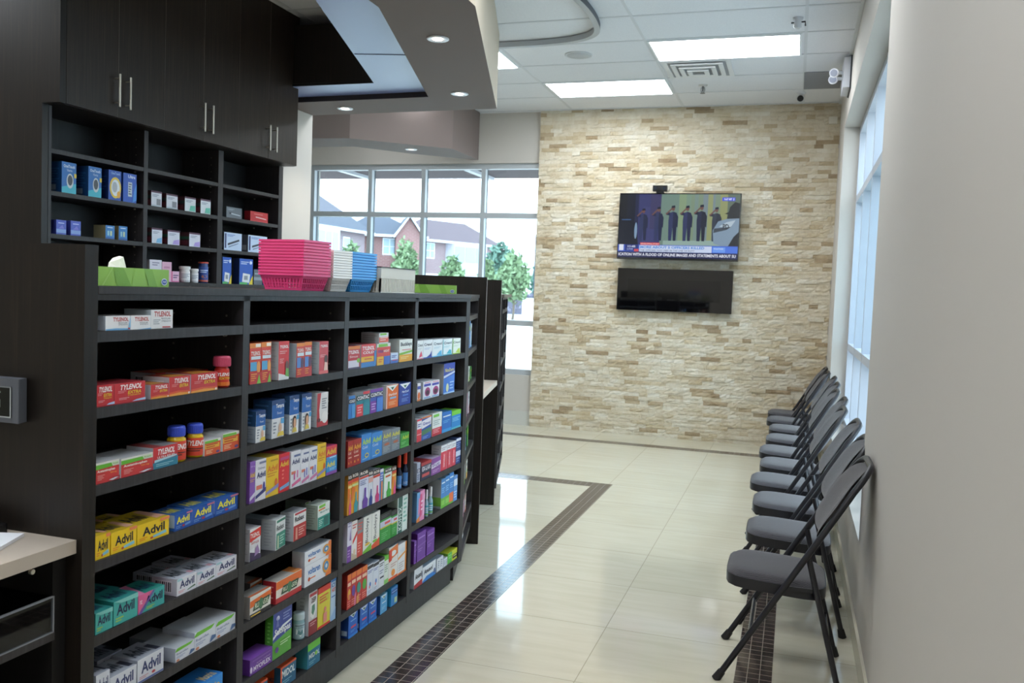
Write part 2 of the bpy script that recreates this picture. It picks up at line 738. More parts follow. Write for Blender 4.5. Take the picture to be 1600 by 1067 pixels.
def strip_solid(mb, A, B, z0, z1, m_bot, m_out, m_in):
    n = len(A)
    for i in range(n - 1):
        a0, a1, b0, b1 = A[i], A[i + 1], B[i], B[i + 1]
        mb.poly([(*a0, z0), (*a1, z0), (*b1, z0), (*b0, z0)], m_bot)
        mb.poly([(*a0, z1), (*b0, z1), (*b1, z1), (*a1, z1)], m_bot)
        mb.poly([(*a0, z0), (*a0, z1), (*a1, z1), (*a1, z0)], m_out)
        mb.poly([(*b0, z0), (*b1, z0), (*b1, z1), (*b0, z1)], m_in)
    for q in (0, n - 1):
        mb.poly([(*A[q], z0), (*B[q], z0), (*B[q], z1), (*A[q], z1)], m_out)


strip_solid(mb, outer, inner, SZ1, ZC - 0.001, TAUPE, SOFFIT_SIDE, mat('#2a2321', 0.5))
struct(mb, 'ceiling_soffit')
PANEL_SKY_TINT = mat('#8390bd', 0.35, 0.0, 0.5)  # blue of daylight and reflection put into the panel colour
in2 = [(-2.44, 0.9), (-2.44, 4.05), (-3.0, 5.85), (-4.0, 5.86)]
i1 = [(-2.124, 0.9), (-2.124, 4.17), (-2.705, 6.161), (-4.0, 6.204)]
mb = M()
strip_solid(mb, i1, in2, SZ1 + 0.04, SZ1 + 0.06, PANEL_SKY_TINT, PANEL_SKY_TINT, WOOD_IN)
for (p, q) in (((-2.124, 3.9), (-2.44, 3.84)), ((-2.42, 5.18), (-2.76, 5.1))):
    dx, dy = q[0] - p[0], q[1] - p[1]
    mb.prism([p, q, (q[0], q[1] + 0.008), (p[0], p[1] + 0.008)], SZ1 + 0.037, SZ1 + 0.041, mat('#4a506a', 0.6))
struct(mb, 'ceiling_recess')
mb = M()
mb.box(-4.0, 5.86, SZ1 + 0.062, -3.0, 5.90, 3.43, WOOD)
mb.poly([(-3.0, 5.86, SZ1 + 0.062), (-2.44, 4.06, SZ1 + 0.062), (-2.44, 4.06, 3.43), (-3.0, 5.86, 3.43)], WOOD)
mb.poly([(-2.97, 5.90, SZ1 + 0.062), (-2.41, 4.07, SZ1 + 0.062), (-2.41, 4.07, 3.43), (-2.97, 5.90, 3.43)], WOOD)
struct(mb, 'ceiling_upstand')

s2n = [(-6.2, 7.9), (-4.76, 7.94), (-4.344, 7.977), (-3.514, 8.68), (-3.499, 9.43)]
s2f = [(-6.2, 8.44), (-5.06, 8.45), (-4.548, 8.453), (-4.111, 8.95), (-3.56, 9.43)]
mb = M()
strip_solid(mb, s2n, s2f, 2.979, ZC - 0.001, TAUPE, TAUPE, TAUPE)
struct(mb, 'ceiling_soffit_window')


def downlight(x, y, z, label, lit=True):
    t = thing('recessed_downlight', label, 'light', (x, y, z), 0, 'round downlights in the soffits')
    mb = M()
    mb.lathe([(0.052, 0.004), (0.064, 0.0), (0.066, -0.004), (0.06, -0.008), (0.044, -0.007), (0.036, -0.003)], mat('#d5d6dc', 0.3))
    mb.build('trim_ring', t)
    mb = M()
    mb.lathe([(0.030, -0.002), (0.028, -0.007), (0.012, -0.009)], mat('#fff2e4', 0.4, 0, 0.5, 6.0 if lit else 0.45))
    mb.build('lamp', t)
    if lit:
        ld = bpy.data.lights.new('downlight_beam', 'SPOT')
        ld.energy = SPOT_POWER
        ld.spot_size = math.radians(95)
        ld.spot_blend = 0.8
        ld.shadow_soft_size = 0.03
        ld.color = (1.0, 0.92, 0.82)
        lo = bpy.data.objects.new('downlight_beam', ld)
        COL.objects.link(lo)
        lo.parent = t
        lo.location = (0, 0, -0.02)


downlight(-2.035, 4.746, SZ1, 'lit downlight nearest the camera in the taupe soffit')
downlight(-2.423, 6.086, SZ1, 'lit downlight at the outer corner of the taupe soffit')
downlight(-3.56, 6.449, SZ1, 'lit downlight beside the dark cabinets in the taupe soffit')
downlight(-1.87, 3.35, SZ1, 'added unseen downlight over the middle of the island baskets')  # added out of view to brighten the baskets
downlight(-1.87, 1.95, SZ1, 'added unseen downlight over the near end of the island')  # extra off-frame lamp, put in to lift the light on the shelf tops
downlight(-5.0, 8.17, 2.979, 'dim downlight at the left of the soffit by the window', False)
downlight(-3.98, 8.66, 2.979, 'dim downlight under the angled soffit in front of the window', False)


# ------------------------------------------------------------ ceiling fittings
def panel(x0, y0, x1, y1, label):
    t = thing('ceiling_light_panel', label, 'light', ((x0 + x1) / 2, (y0 + y1) / 2, ZC), 0, 'flat ceiling light panels')
    hx, hy = (x1 - x0) / 2, (y1 - y0) / 2
    mb = M()
    f = mat('#e9edf0', 0.4)
    mb.box(-hx - 0.012, -hy - 0.012, -0.012, hx + 0.012, -hy + 0.003, 0, f)
    mb.box(-hx - 0.012, hy - 0.003, -0.012, hx + 0.012, hy + 0.012, 0, f)
    mb.box(-hx - 0.012, -hy + 0.003, -0.012, -hx + 0.003, hy - 0.003, 0, f)
    mb.box(hx - 0.003, -hy + 0.003, -0.012, hx + 0.012, hy - 0.003, 0, f)
    mb.build('panel_frame', t)
    mb = M()
    mb.box(-hx + 0.004, -hy + 0.004, -0.009, hx - 0.004, hy - 0.004, -0.001, mat('#f4faff', 0.5, 0, 0.5, PANEL_POWER))
    mb.build('diffuser', t)


panel(-1.205, 7.0, -0.075, 7.57, 'bright rectangular ceiling light nearest the right wall')
panel(-2.39, 8.21, -1.255, 8.785, 'bright rectangular ceiling light nearest the stone wall')
panel(-3.60, 7.04, -2.468, 7.59, 'bright ceiling light half hidden behind the taupe soffit')
for i, (x, y) in enumerate([(-1.205, 3.95), (-1.205, 0.9), (-1.205, -1.55), (-4.8, -0.6), (-4.8, 8.2), (-3.60, -1.55), (-3.6, 1.5), (-6.0, 2.7)]):
    panel(x, y + 0.05, x + 1.13, y + 0.62, ['ceiling light over the aisle before the stone wall lights', 'ceiling light above the middle of the aisle', 'ceiling light at the back of the shop aisle', 'ceiling light over the far left of the dispensary', 'ceiling light beyond the pier near the window', 'ceiling light behind the island counter', 'ceiling light above the dispensary floor', 'ceiling light left of the tall dark cabinets'][i])

t = thing('air_diffuser', 'square white stepped air vent behind the nearer ceiling light', 'vent', (-0.91, 7.89, ZC))
mb = M()
wv_ = mat('#d8dadd', 0.45)
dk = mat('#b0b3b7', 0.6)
for k, (s, zz) in enumerate([(0.285, -0.006), (0.22, -0.018), (0.155, -0.03), (0.09, -0.04)]):
    i = s - 0.04
    for (x0, y0, x1, y1) in ((-s, -s, s, -i), (-s, i, s, s), (-s, -i, -i, i), (i, -i, s, i)):
        mb.box(x0, y0, zz - 0.006, x1, y1, zz, wv_)
mb.build('louvre', t)
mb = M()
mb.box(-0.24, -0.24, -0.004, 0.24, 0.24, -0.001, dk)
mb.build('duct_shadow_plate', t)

t = thing('ceiling_speaker', 'round flush white ceiling speaker beside the curved track', 'speaker', (-1.845, 7.295, ZC))
mb = M()
mb.lathe([(0.115, 0.0), (0.115, -0.006), (0.105, -0.01), (0.10, -0.008)], mat('#c3c6c9', 0.5))
mb.build('rim', t)
mb = M()
mb.lathe([(0.10, -0.002), (0.098, -0.008), (0.01, -0.009)], mat('#b9bcc0', 0.7))
mb.build('grille', t)


def sprinkler(x, y, label, big=1.0):
    t = thing('sprinkler_head', label, 'sprinkler', (x, y, ZC), 0, 'sprinkler heads in the ceiling')
    mb = M()
    mb.lathe([(0.035 * big, 0.0), (0.035 * big, -0.006), (0.02 * big, -0.012)], mat('#c9cacc', 0.3, 0.6), 18)
    mb.build('escutcheon', t)
    mb = M()
    mb.tube([(0, 0, -0.01), (0, 0, -0.05 * big)], 0.008 * big, mat('#777a7d', 0.3, 0.9))
    mb.tube([(-0.012 * big, 0, -0.02), (-0.016 * big, 0, -0.045 * big), (0, 0, -0.062 * big)], 0.003 * big, mat('#777a7d', 0.3, 0.9), 6)
    mb.tube([(0.012 * big, 0, -0.02), (0.016 * big, 0, -0.045 * big), (0, 0, -0.062 * big)], 0.003 * big, mat('#777a7d', 0.3, 0.9), 6)
    mb.build('nozzle', t)
    mb = M()
    mb.lathe([(0.02 * big, -0.062 * big), (0.02 * big, -0.065 * big)], mat('#54575a', 0.3, 0.9), 14)
    mb.build('deflector', t)


sprinkler(-0.937, 8.516, 'small sprinkler between the air vent and the stone wall', 1.2)

t = thing('projector_mount', 'translucent ceiling fitting with a small black bracket arm', 'fitting', (-0.09, 6.62, ZC))
mb = M()
mb.lathe([(0.035, 0.0), (0.035, -0.014), (0.024, -0.02), (0.028, -0.065), (0.016, -0.076)], mat('#c7cbd2', 0.2))
mb.build('housing', t)
mb = M()
mb.tube([(-0.045, 0, -0.035), (0.05, 0, -0.03), (0.052, 0, -0.06)], 0.006, mat('#3a3c40', 0.4))
mb.build('bracket_arm', t)

t = thing('dome_camera', 'little white security camera on the ceiling by the stone wall', 'camera', (-0.06, 8.95, ZC))
mb = M()
mb.lathe([(0.045, 0.0), (0.045, -0.015), (0.03, -0.02)], mat('#e1e3e6', 0.35))
mb.tube([(0, 0, -0.015), (0, 0, -0.035)], 0.02, mat('#e1e3e6', 0.35))
mb.tube([(0, 0.05, -0.045), (0, -0.03, -0.062)], 0.036, mat('#e1e3e6', 0.35), 16)
mb.build('camera_body', t)
mb = M()
mb.tube([(0, -0.0301, -0.062), (0, -0.038, -0.064)], 0.03, mat('#1c1e22', 0.15), 16)
mb.build('lens', t)

mb = M()
mb.box(-0.035, 8.17, ZC - 0.008, 0.285, 8.79, ZC + 0.0005, mat('#85888f', 0.6))
tag(mb.build('ceiling_access_panel'), 'plain grey square panel in the ceiling by the right wall', 'panel')

# curved track under the ceiling
mb = M()
pts = [(-3.4, 6.80), (-2.45, 6.84), (-1.98, 6.83), (-1.72, 6.77), (-1.58, 6.68), (-1.50, 6.55), (-1.465, 6.35), (-1.455, 6.1), (-1.475, 5.8), (-1.56, 5.3), (-1.72, 4.7), (-1.9, 4.1)]
sm = []
for i in range(len(pts) - 1):
    p0, p1, p2, p3 = pts[max(i - 1, 0)], pts[i], pts[i + 1], pts[min(i + 2, len(pts) - 1)]
    for q in range(5):
        s = q / 5
        sm.append(tuple(0.5 * ((2 * p1[a]) + (-p0[a] + p2[a]) * s + (2 * p0[a] - 5 * p1[a] + 4 * p2[a] - p3[a]) * s * s + (-p0[a] + 3 * p1[a] - 3 * p2[a] + p3[a]) * s ** 3) for a in (0, 1)))
sm.append(pts[-1])


def offs(path, d):
    out = []
    for i, p in enumerate(path):
        a, b = path[max(i - 1, 0)], path[min(i + 1, len(path) - 1)]
        tx, ty = b[0] - a[0], b[1] - a[1]
        L = math.hypot(tx, ty)
        out.append((p[0] - ty / L * d, p[1] + tx / L * d))
    return out


tr = mat('#a9adb2', 0.45)
strip_solid(mb, sm, offs(sm, -0.045), ZC - 0.05, ZC - 0.008, tr, mat('#3d4147', 0.5), tr)
tag(mb.build('curved_ceiling_track'), 'curved grey track hanging just below the ceiling tiles', 'track')

t = thing('emergency_light', 'white emergency light with two lamp heads high on the right wall', 'light', (XR, 7.78, 3.36))
mb = M()
mb.box(-0.062, -0.17, -0.12, -0.012, 0.17, 0.12, mat('#c9ccd4', 0.4))
bevel(mb.build('battery_box', t), 0.01)
mb = M()
mb.box(-0.012, -0.18, -0.13, 0.0, 0.18, 0.13, mat('#26282e', 0.5))
mb.build('back_plate', t)
for s in (-1, 1):
    mb = M()
    mb.tube([(-0.06, s * 0.1, 0.01), (-0.10, s * 0.1, 0.015), (-0.115, s * 0.11, 0.012)], [0.014, 0.014, 0.02], mat('#dfe1e6', 0.35), 12)
    mb.tube([(-0.115, s * 0.11 + 0.03, 0.01), (-0.125, s * 0.11 - 0.01, 0.006), (-0.135, s * 0.11 - 0.045, 0.0)], [0.02, 0.034, 0.037], mat('#dfe1e6', 0.35), 16)
    h = mb.build('lamp_head', t)
    mb = M()
    mb.tube([(-0.1352, s * 0.11 - 0.0455, 0.0), (-0.136, s * 0.11 - 0.05, 0.0)], 0.028, mat('#9fa4b4', 0.1), 16)
    mb.build('lens', h)
mb = M()
mb.box(0.22, YB - 0.075, 3.30, 0.30, YB - 0.052, 3.37, mat('#d9d4c6', 0.5))
bevel(tag(mb.build('motion_sensor'), 'tiny cream sensor box in the top right corner of stone wall', 'sensor'), 0.006)

# ------------------------------------------------------------ television and fireplace on the stone wall
EMS = {}


def em(c):
    if c not in EMS:
        m = bpy.data.materials.new('screen_' + c)
        m.use_nodes = True
        b = m.node_tree.nodes['Principled BSDF']
        b.inputs['Base Color'].default_value = (0.01, 0.01, 0.01, 1)
        b.inputs['Roughness'].default_value = 0.25
        b.inputs['Specular IOR Level'].default_value = 0.3
        b.inputs['Emission Color'].default_value = (*lin(c), 1)
        b.inputs['Emission Strength'].default_value = 0.36
        EMS[c] = m
    return EMS[c]


t = thing('television', 'wall mounted television showing a news broadcast', 'television', (-1.216, 9.36, 2.25))
t.rotation_euler = (math.radians(-3.5), 0, 0)
TW, TH = 0.63, 0.35
mb = M()
mb.box(-TW, -0.01, -TH, TW, 0.035, TH, mat('#0b0b0d', 0.25))
mb.build('casing', t)
mb = M()
for (x0, z0, x1, z1) in ((-TW, -TH, TW, -TH + 0.02), (-TW, TH - 0.01, TW, TH), (-TW, -TH + 0.02, -TW + 0.009, TH - 0.01), (TW - 0.009, -TH + 0.02, TW, TH - 0.01)):
    mb.box(x0, -0.016, z0, x1, -0.01, z1, mat('#0e0e11', 0.2))
mb.build('bezel', t)
mb = M()
mb.box(-0.2, 0.035, -0.15, 0.2, 0.055, 0.15, mat('#151517', 0.5))
mb.build('wall_bracket', t)
mb = M()
mb.poly([(-TW + 0.009, -0.0101, -TH + 0.02), (TW - 0.009, -0.0101, -TH + 0.02), (TW - 0.009, -0.0101, TH - 0.01), (-TW + 0.009, -0.0101, TH - 0.01)], mat('#050507', 0.12))
O, U, V = (-TW + 0.009, -0.0101, -TH + 0.02), (2 * TW - 0.018, 0, 0), (0, 0, 2 * TH - 0.03)
sp = ['r 0 0 1 1 #0d1430', 'r .10 .2 .20 1 #1b2145', 'r .16 .2 .36 1 #33366a', 'r .20 .2 .30 .8 #3b3e70', 'r .26 .45 .36 1 #3a3760',
      'r .35 .2 1 1 #788c76', 'r .35 .2 .50 1 #6d867c', 'r .50 .2 .56 1 #829878', 'r .56 .2 .60 1 #76907e', 'r .63 .2 .66 1 #748a84', 'r .70 .2 .80 1 #75868c',
      'r .74 .2 .78 1 #8e9668', 'r .84 .2 .90 1 #8c9262', 'r .90 .2 1 1 #5a6a5c', 'p .38 .2 1 .2 1 .29 .38 .27 #8ea7a0', 'r .0 .2 .06 1 #070a18', 'r .06 .35 .13 1 #0a0f26']


def officer(x, s, y, arm=True, c='#1a2040', c2='#2b335c', skin='#6b4a44'):
    q = []
    q.append('p %.3f %.3f %.3f %.3f %.3f %.3f %.3f %.3f %.3f %.3f %.3f %.3f %.3f %.3f %s' % (
        x - .030 * s, y + .42 * s, x - .036 * s, y + .30 * s, x - .030 * s, y + .0 * s, x - .006 * s, y, x, y + .2 * s, x + .0, y + .2 * s, x, y + .44 * s, c2))
    q.append('p %.3f %.3f %.3f %.3f %.3f %.3f %.3f %.3f %.3f %.3f %.3f %.3f %s' % (
        x, y + .44 * s, x, y + .2 * s, x + .008 * s, y, x + .030 * s, y, x + .034 * s, y + .28 * s, x + .030 * s, y + .42 * s, c))
    q.append('p %.3f %.3f %.3f %.3f %.3f %.3f %.3f %.3f %s' % (x + .026 * s, y + .42 * s, x + .042 * s, y + .36 * s, x + .040 * s, y + .2 * s, x + .028 * s, y + .22 * s, c))
    q.append('e %.3f %.3f %.3f %.3f %s' % (x, y + .485 * s, .013 * s, .035 * s, skin))
    q.append('p %.3f %.3f %.3f %.3f %.3f %.3f %.3f %.3f %s' % (x - .016 * s, y + .49 * s, x - .014 * s, y + .525 * s, x + .012 * s, y + .535 * s, x + .016 * s, y + .5 * s, '#12162c'))
    if arm:
        q.append('p %.3f %.3f %.3f %.3f %.3f %.3f %.3f %.3f %s' % (x - .026 * s, y + .43 * s, x - .060 * s, y + .42 * s, x - .056 * s, y + .39 * s, x - .024 * s, y + .38 * s, c))
        q.append('p %.3f %.3f %.3f %.3f %.3f %.3f %.3f %.3f %s' % (x - .062 * s, y + .405 * s, x - .012 * s, y + .50 * s, x - .006 * s, y + .48 * s, x - .052 * s, y + .395 * s, skin))
    return q


sp += officer(.205, .95, .27) + officer(.335, 1.0, .27) + officer(.455, 1.04, .27) + officer(.575, 1.04, .27) + officer(.692, 1.07, .27, True, '#10142c', '#1b2040') + officer(.815, 1.0, .27, True, '#1e2434', '#2c3444')
sp += ['p .90 .62 .92 .80 .96 .88 1 .86 1 .5 .93 .5 #15181c', 'p .88 .70 .93 .74 .93 .68 #15181c']
sp += ['p .80 .24 .79 .44 .83 .58 .90 .62 1 .63 1 .20 .86 .20 #7d93a8', 'p .84 .50 .90 .57 .97 .60 .93 .48 #aebfcc', 'p .795 .40 .90 .45 .94 .50 .80 .47 #39424d', 'b PD .87 .46 .92 .54 #2b323c', 'p .92 .2 1 .2 1 .42 .96 .34 #1c2026',
       'p 0 .2 0 .58 .10 .60 .15 .52 .17 .2 #0a1024', 'e .145 .42 .012 .13 #7e9ab8', 'r .02 .585 .10 .60 #3d5f8e']
sp += ['r 0 .085 1 .20 #3e5cc0', 'r .185 .09 .79 .19 #c9d6ef', 'r .79 .09 1 .19 #4a74dc', 'r .80 .10 .90 .18 #6d9cf0', 't WEATHER .805 .145 .885 .165 #dfe9ff', 'r .01 .105 .048 .20 #dfe6f5',
       'r .06 .10 .175 .20 #20307a', 'b 11:45 .085 .155 .15 .185 #e9eefc', 'r .14 .09 .18 .13 #c94a50', 'b LIVE .08 .115 .13 .14 #aab8e8',
       'r .19 .195 .355 .235 #c83a44', 't DEVELOPING_STORY .195 .203 .35 .226 #f6dede', 'b MORE_ABOUT_5_OFFICERS_KILLED .192 .142 .73 .182 #2f7fd8', 't THE_OFFICERS_WHO_DIED_IN_THE_LINE_OF_DUTY .192 .100 .65 .126 #3c4658',
       'r 0 0 1 .088 #1a1f50', 'b ICATION_WITH_A_FLOOD_OF_ONLINE_IMAGES_AND_STATEMENTS_ABOUT_SU .008 .022 .988 .068 #e8ebf8',
       'r .855 .895 .96 .95 #4656d8', 'b 9:47_MT .87 .907 .935 .937 #eef0ff', 'r .945 .905 .95 .94 #eef0ff']
prints(mb, ';'.join(sp), O, U, V, em, 0.00012)
mb.build('screen', t)

t = thing('webcam', 'small black camera sitting on top of the television', 'camera', (-1.42, 9.36, 2.606))
mb = M()
mb.box(-0.075, -0.03, 0.012, 0.075, 0.03, 0.072, mat('#121214', 0.3))
bevel(mb.build('camera_body', t), 0.006)
mb = M()
mb.box(-0.04, -0.02, -0.004, 0.04, 0.03, 0.012, mat('#0c0c0e', 0.4))
mb.build('clip_foot', t)
for x in (-0.045, 0.045):
    mb = M()
    mb.tube([(x, -0.03, 0.042), (x, -0.034, 0.042)], 0.013, mat('#2b3340', 0.08), 14)
    mb.build('lens', t)

t = thing('electric_fireplace', 'black glass wall mounted electric fireplace under the television', 'fireplace', (-1.232, 9.43, 1.36))
mb = M()
mb.box(-0.60, -0.02, 0.0, 0.60, 0.03, 0.443, mat('#08080a', 0.25))
bevel(mb.build('casing', t), 0.005)
mb = M()
mb.box(-0.603, -0.052, -0.002, 0.603, -0.04, 0.445, mat('#060608', 0.04, 0, 0.6, 0, 0.6))
bevel(mb.build('glass_front', t), 0.004)
mb = M()
mb.box(-0.59, -0.04, 0.01, 0.59, -0.02, 0.43, mat('#0b0b0c', 0.5))
mb.build('frame', t)
mb = M()
mb.box(-0.49, -0.0527, 0.11, 0.48, -0.0521, 0.33, mat('#161514', 0.06, 0, 0.6))
for k in range(7):
    mb.box(-0.47 + k * 0.135, -0.0531, 0.112, -0.39 + k * 0.135, -0.0527, 0.13 + 0.008 * (k % 3), mat('#0d0d0e', 0.2))
mb.build('viewing_window', t)


# ------------------------------------------------------------ shelving
def shelf_unit(name, label, loc, rotz, bays, depth, zs, zbot, ztop, rail, end0=0.02, plinth=0.04, th=0.026, st=0.032, holes=True, last=0.04, skew=0.0):
    """bays: list of inner (x0,x1) in local metres; front faces -y."""
    t = thing(name, label, 'shelving', loc, rotz)
    x0, x1 = bays[0][0] - end0, bays[-1][1] + last

    def lbox(mb, xa, ya, za, xb, yb, zb, m, both=False):
        q = skew
        mb.prism([(xa + q * ya, ya), (xb + (q * ya if both else 0), ya), (xb + (q * yb if both else 0), yb), (xa + q * yb, yb)], za, zb, m)
    mb = M()
    lbox(mb, x0, 0, zbot - 0.03, bays[0][0], depth, ztop, WOOD_SHELF, True)
    mb.build('side_panel', t)
    mb = M()
    mb.box(bays[-1][1], 0, zbot - 0.03, x1, depth, ztop, WOOD_SHELF)
    mb.build('side_panel', t)
    for i in range(len(bays) - 1):
        mb = M()
        a, b = bays[i][1], bays[i + 1][0]
        mb.box(a, 0.0, zbot - 0.03, b, depth, ztop, WOOD_SHELF)
        if holes:
            for yy in (0.06, depth - 0.09):
                zz = zbot + 0.05
                while zz < ztop - 0.05:
                    mb.tube([(a - 0.0008, yy, zz), (a + 0.001, yy, zz)], 0.0038, mat('#8c8880', 0.4, 0.6), 6)
                    zz += 0.0465
        mb.build('divider', t)
    mb = M()
    lbox(mb, x0, depth, zbot - 0.03, x1, depth + 0.018, ztop, WOOD_IN)
    mb.build('back_panel', t)
    for (a, b) in bays:
        for z in zs:
            mb = M()
            (lbox if a == bays[0][0] else M.box)(mb, a + 0.0005, 0.001, z - th, b - 0.0005, depth - 0.001, z, WOOD_SHELF)
            s = mb.build('shelf', t)
            for yy in (0.06, depth - 0.09):
                for xx in (a + 0.006 + (skew * yy if a == bays[0][0] else 0), b - 0.006):
                    q = M()
                    q.tube([(xx - 0.005, yy, z - th - 0.005), (xx + 0.005, yy, z - th - 0.005)], 0.005, mat('#b9b5aa', 0.4, 0.6), 8)
                    q.build('shelf_pin', s)
        mb = M()
        (lbox if a == bays[0][0] else M.box)(mb, a + 0.0005, 0.001, zbot - 0.03, b - 0.0005, depth - 0.001, zbot, WOOD_SHELF)
        mb.build('bottom_board', t)
    if rail:
        mb = M()
        mb.box(bays[0][0], 0.0, ztop - rail, bays[-1][1], 0.02, ztop, WOOD_SHELF)
        mb.build('top_rail', t)
    if plinth is not None:
        mb = M()
        mb.box(x0 + 0.005, plinth, 0.0, x1 - 0.045, plinth + 0.018, zbot - 0.03, WOOD_SHELF)
        mb.box(x1 - 0.063, plinth + 0.018, 0.0, x1 - 0.045, depth - 0.03, zbot - 0.03, WOOD_SHELF)
        lbox(mb, x0 + 0.005, plinth + 0.018, 0.0, x0 + 0.023, depth - 0.03, zbot - 0.03, WOOD_SHELF, True)
        mb.build('plinth', t)
    return t


ZS = [1.37, 1.187, 1.0, 0.814, 0.629, 0.443, 0.258]
FX = -1.57
DEP = 0.34
# local x = world y - 1.655 ; rotated 90 degrees so the front faces the aisle
Y0 = 1.655
shelf_unit('display_shelves', 'long dark wood display shelves full of medicine cartons along the aisle', (FX, Y0, 0), math.pi / 2,
           [(1.677 - Y0, 2.262 - Y0), (2.294 - Y0, 2.885 - Y0), (2.917 - Y0, 3.513 - Y0), (3.545 - Y0, 4.14 - Y0)], DEP, ZS, 0.138, 1.459, 0.015, 0.004, 0.04, 0.026, 0.032, True, 0.045)
DA = math.radians(16.4)
dd = Vector((-math.sin(DA), math.cos(DA)))
nn = Vector((math.cos(DA), math.sin(DA)))
A0 = Vector((FX, 4.186))
shelf_unit('angled_display_shelves', 'short angled dark display shelves beyond the long run', (A0.x, A0.y, 0), math.pi / 2 + DA, [(0.02, 0.655)], 0.30, ZS, 0.138, 1.459, 0.015, 0.018, 0.04, 0.026, 0.032, True, 0.02, 0.31)
C0 = Vector((FX, 4.186)) + dd * 1.70 + nn * 0.105
shelf_unit('far_display_shelves', 'far dark display shelves behind the second tall divider', (C0.x, C0.y, 0), math.pi / 2 + DA, [(0.02, 0.56), (0.59, 1.13)], 0.30, ZS, 0.138, 1.459, 0.015, 0.018, 0.04, 0.026, 0.032, True, 0.025)


def slab(name, label, pts, z0, z1, m, cat='counter'):
    mb = M()
    mb.prism(pts, z0, z1, m)
    o = tag(mb.build(name), label, cat)
    bevel(o, 0.002, 1)
    return o


B1 = A0 + dd * 0.672
slab('counter_top', 'dark wood counter top carrying the basket stacks', [(FX - 0.005 + 0.012, 1.676), (FX + 0.007, 4.182), (B1.x + 0.006, B1.y), (B1.x - 0.40, B1.y - 0.12), (FX - 0.42, 4.05), (FX - 0.42, 1.676)], 1.4595, 1.478, WOOD_SHELF)
C1 = C0 + dd * 1.19
slab('counter_top', 'far dark counter slab beyond the second divider', [tuple(C0 + nn * 0.01 + dd * 0.001), tuple(C1 + nn * 0.03), tuple(C1 - nn * 0.36), tuple(C0 - nn * 0.36 + dd * 0.001)], 1.4595, 1.482, mat('#6a6258', 0.5))
mb = M()
mb.box(-2.70, 1.631, 0, -1.560, 1.672, 1.573, WOOD)
bevel(tag(mb.build('partition_panel'), 'nearest tall dark wood divider panel at the left edge', 'partition'), 0.0015, 1)


def diag_panel(s0, th, depth, out, label):
    P = A0 + dd * s0
    a = P + nn * out
    b = P - nn * depth
    mb = M()
    mb.prism([tuple(a), tuple(a + dd * th), tuple(b + dd * th), tuple(b)], 0, 1.581, WOOD)
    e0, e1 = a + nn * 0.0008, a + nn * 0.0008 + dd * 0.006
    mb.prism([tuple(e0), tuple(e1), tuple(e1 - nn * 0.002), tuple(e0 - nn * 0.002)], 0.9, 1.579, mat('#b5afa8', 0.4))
    o = tag(mb.build('partition_panel'), label, 'partition')
    bevel(o, 0.0015, 1)


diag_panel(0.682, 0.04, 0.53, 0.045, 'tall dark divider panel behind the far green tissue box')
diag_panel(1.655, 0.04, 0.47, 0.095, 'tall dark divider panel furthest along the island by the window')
# near workstation left of the first divider
LAM = mat('#c9beb0', 0.4)
t = thing('work_counter', 'beige laminate work counter at the lower left edge', 'counter', (-1.575, 1.6305, 0))
mb = M()
mb.box(-0.62, -0.95, 0.85, 0.0, -0.001, 0.882, mat('#b3a89c', 0.45))
bevel(mb.build('worktop', t), 0.002, 1)
mb = M()
mb.box(-0.60, -0.95, 0.0, -0.582, -0.002, 0.849, WOOD_IN)
mb.box(-0.58, -0.04, 0.0, -0.03, -0.002, 0.849, WOOD_IN)
mb.build('cabinet_side', t)
mb = M()
mb.box(-0.58, -0.95, 0.655, -0.02, -0.042, 0.673, WOOD_SHELF)
mb.box(-0.58, -0.95, 0.40, -0.02, -0.042, 0.418, WOOD_SHELF)
mb.build('under_shelf', t)
mb = M()
mb.tube([(-0.012, -0.12, 0.84), (-0.004, -0.12, 0.84)], 0.006, STEEL, 10)
mb.build('shelf_pin', t)
ACR = glass_mat('clear_acrylic', '#c8ccd0')
t = thing('acrylic_bin', 'clear acrylic tray under the beige work counter', 'tray', (-1.60, 1.585, 0.6732))
mb = M()
mb.box(0.0, -0.75, 0.0, 0.004, 0.0, 0.085, ACR)
mb.box(-0.3, -0.004, 0.0, 0.0, 0.0, 0.085, ACR)
mb.build('clear_wall', t)
mb = M()
mb.box(-0.001, -0.75, 0.083, 0.005, 0.001, 0.0865, mat('#7c8088', 0.2))
mb.box(-0.001, -0.75, 0.0, 0.0055, 0.001, 0.003, mat('#7c8088', 0.2))
mb.box(-0.001, -0.003, 0.0, 0.0055, 0.001, 0.0865, mat('#7c8088', 0.2))
mb.build('polished_edge', t)

t = thing('payment_terminal', 'grey framed black screen terminal fixed to the near divider', 'terminal', (-1.79, 1.6305, 1.195))
mb = M()
mb.prism([(-0.11, -0.035), (0.075, -0.035), (0.065, -0.001), (-0.11, -0.001)], -0.046, 0.058, mat('#555961', 0.5))
bevel(mb.build('housing', t), 0.003)
mb = M()
mb.box(-0.10, -0.0375, -0.034, 0.055, -0.0352, 0.04, mat('#0a0f0c', 0.06, 0, 0.6))
for (x, z, w_, h_) in ((-0.05, 0.02, 0.004, 0.016), (-0.02, 0.0, 0.003, 0.02), (0.01, 0.024, 0.014, 0.004), (-0.06, -0.02, 0.016, 0.004), (0.02, -0.01, 0.003, 0.018), (-0.03, -0.026, 0.006, 0.006)):
    mb.box(x, -0.0379, z, x + w_, -0.0376, z + h_, mat('#8b968f', 0.3))
mb.box(-0.10, -0.0379, -0.034, 0.055, -0.0376, -0.031, mat('#a9afb2', 0.3))
mb.box(0.052, -0.0379, -0.031, 0.055, -0.0376, 0.038, mat('#a9afb2', 0.3))
mb.box(-0.10, -0.0379, 0.037, 0.055, -0.0376, 0.04, mat('#74797c', 0.3))
mb.build('screen', t)
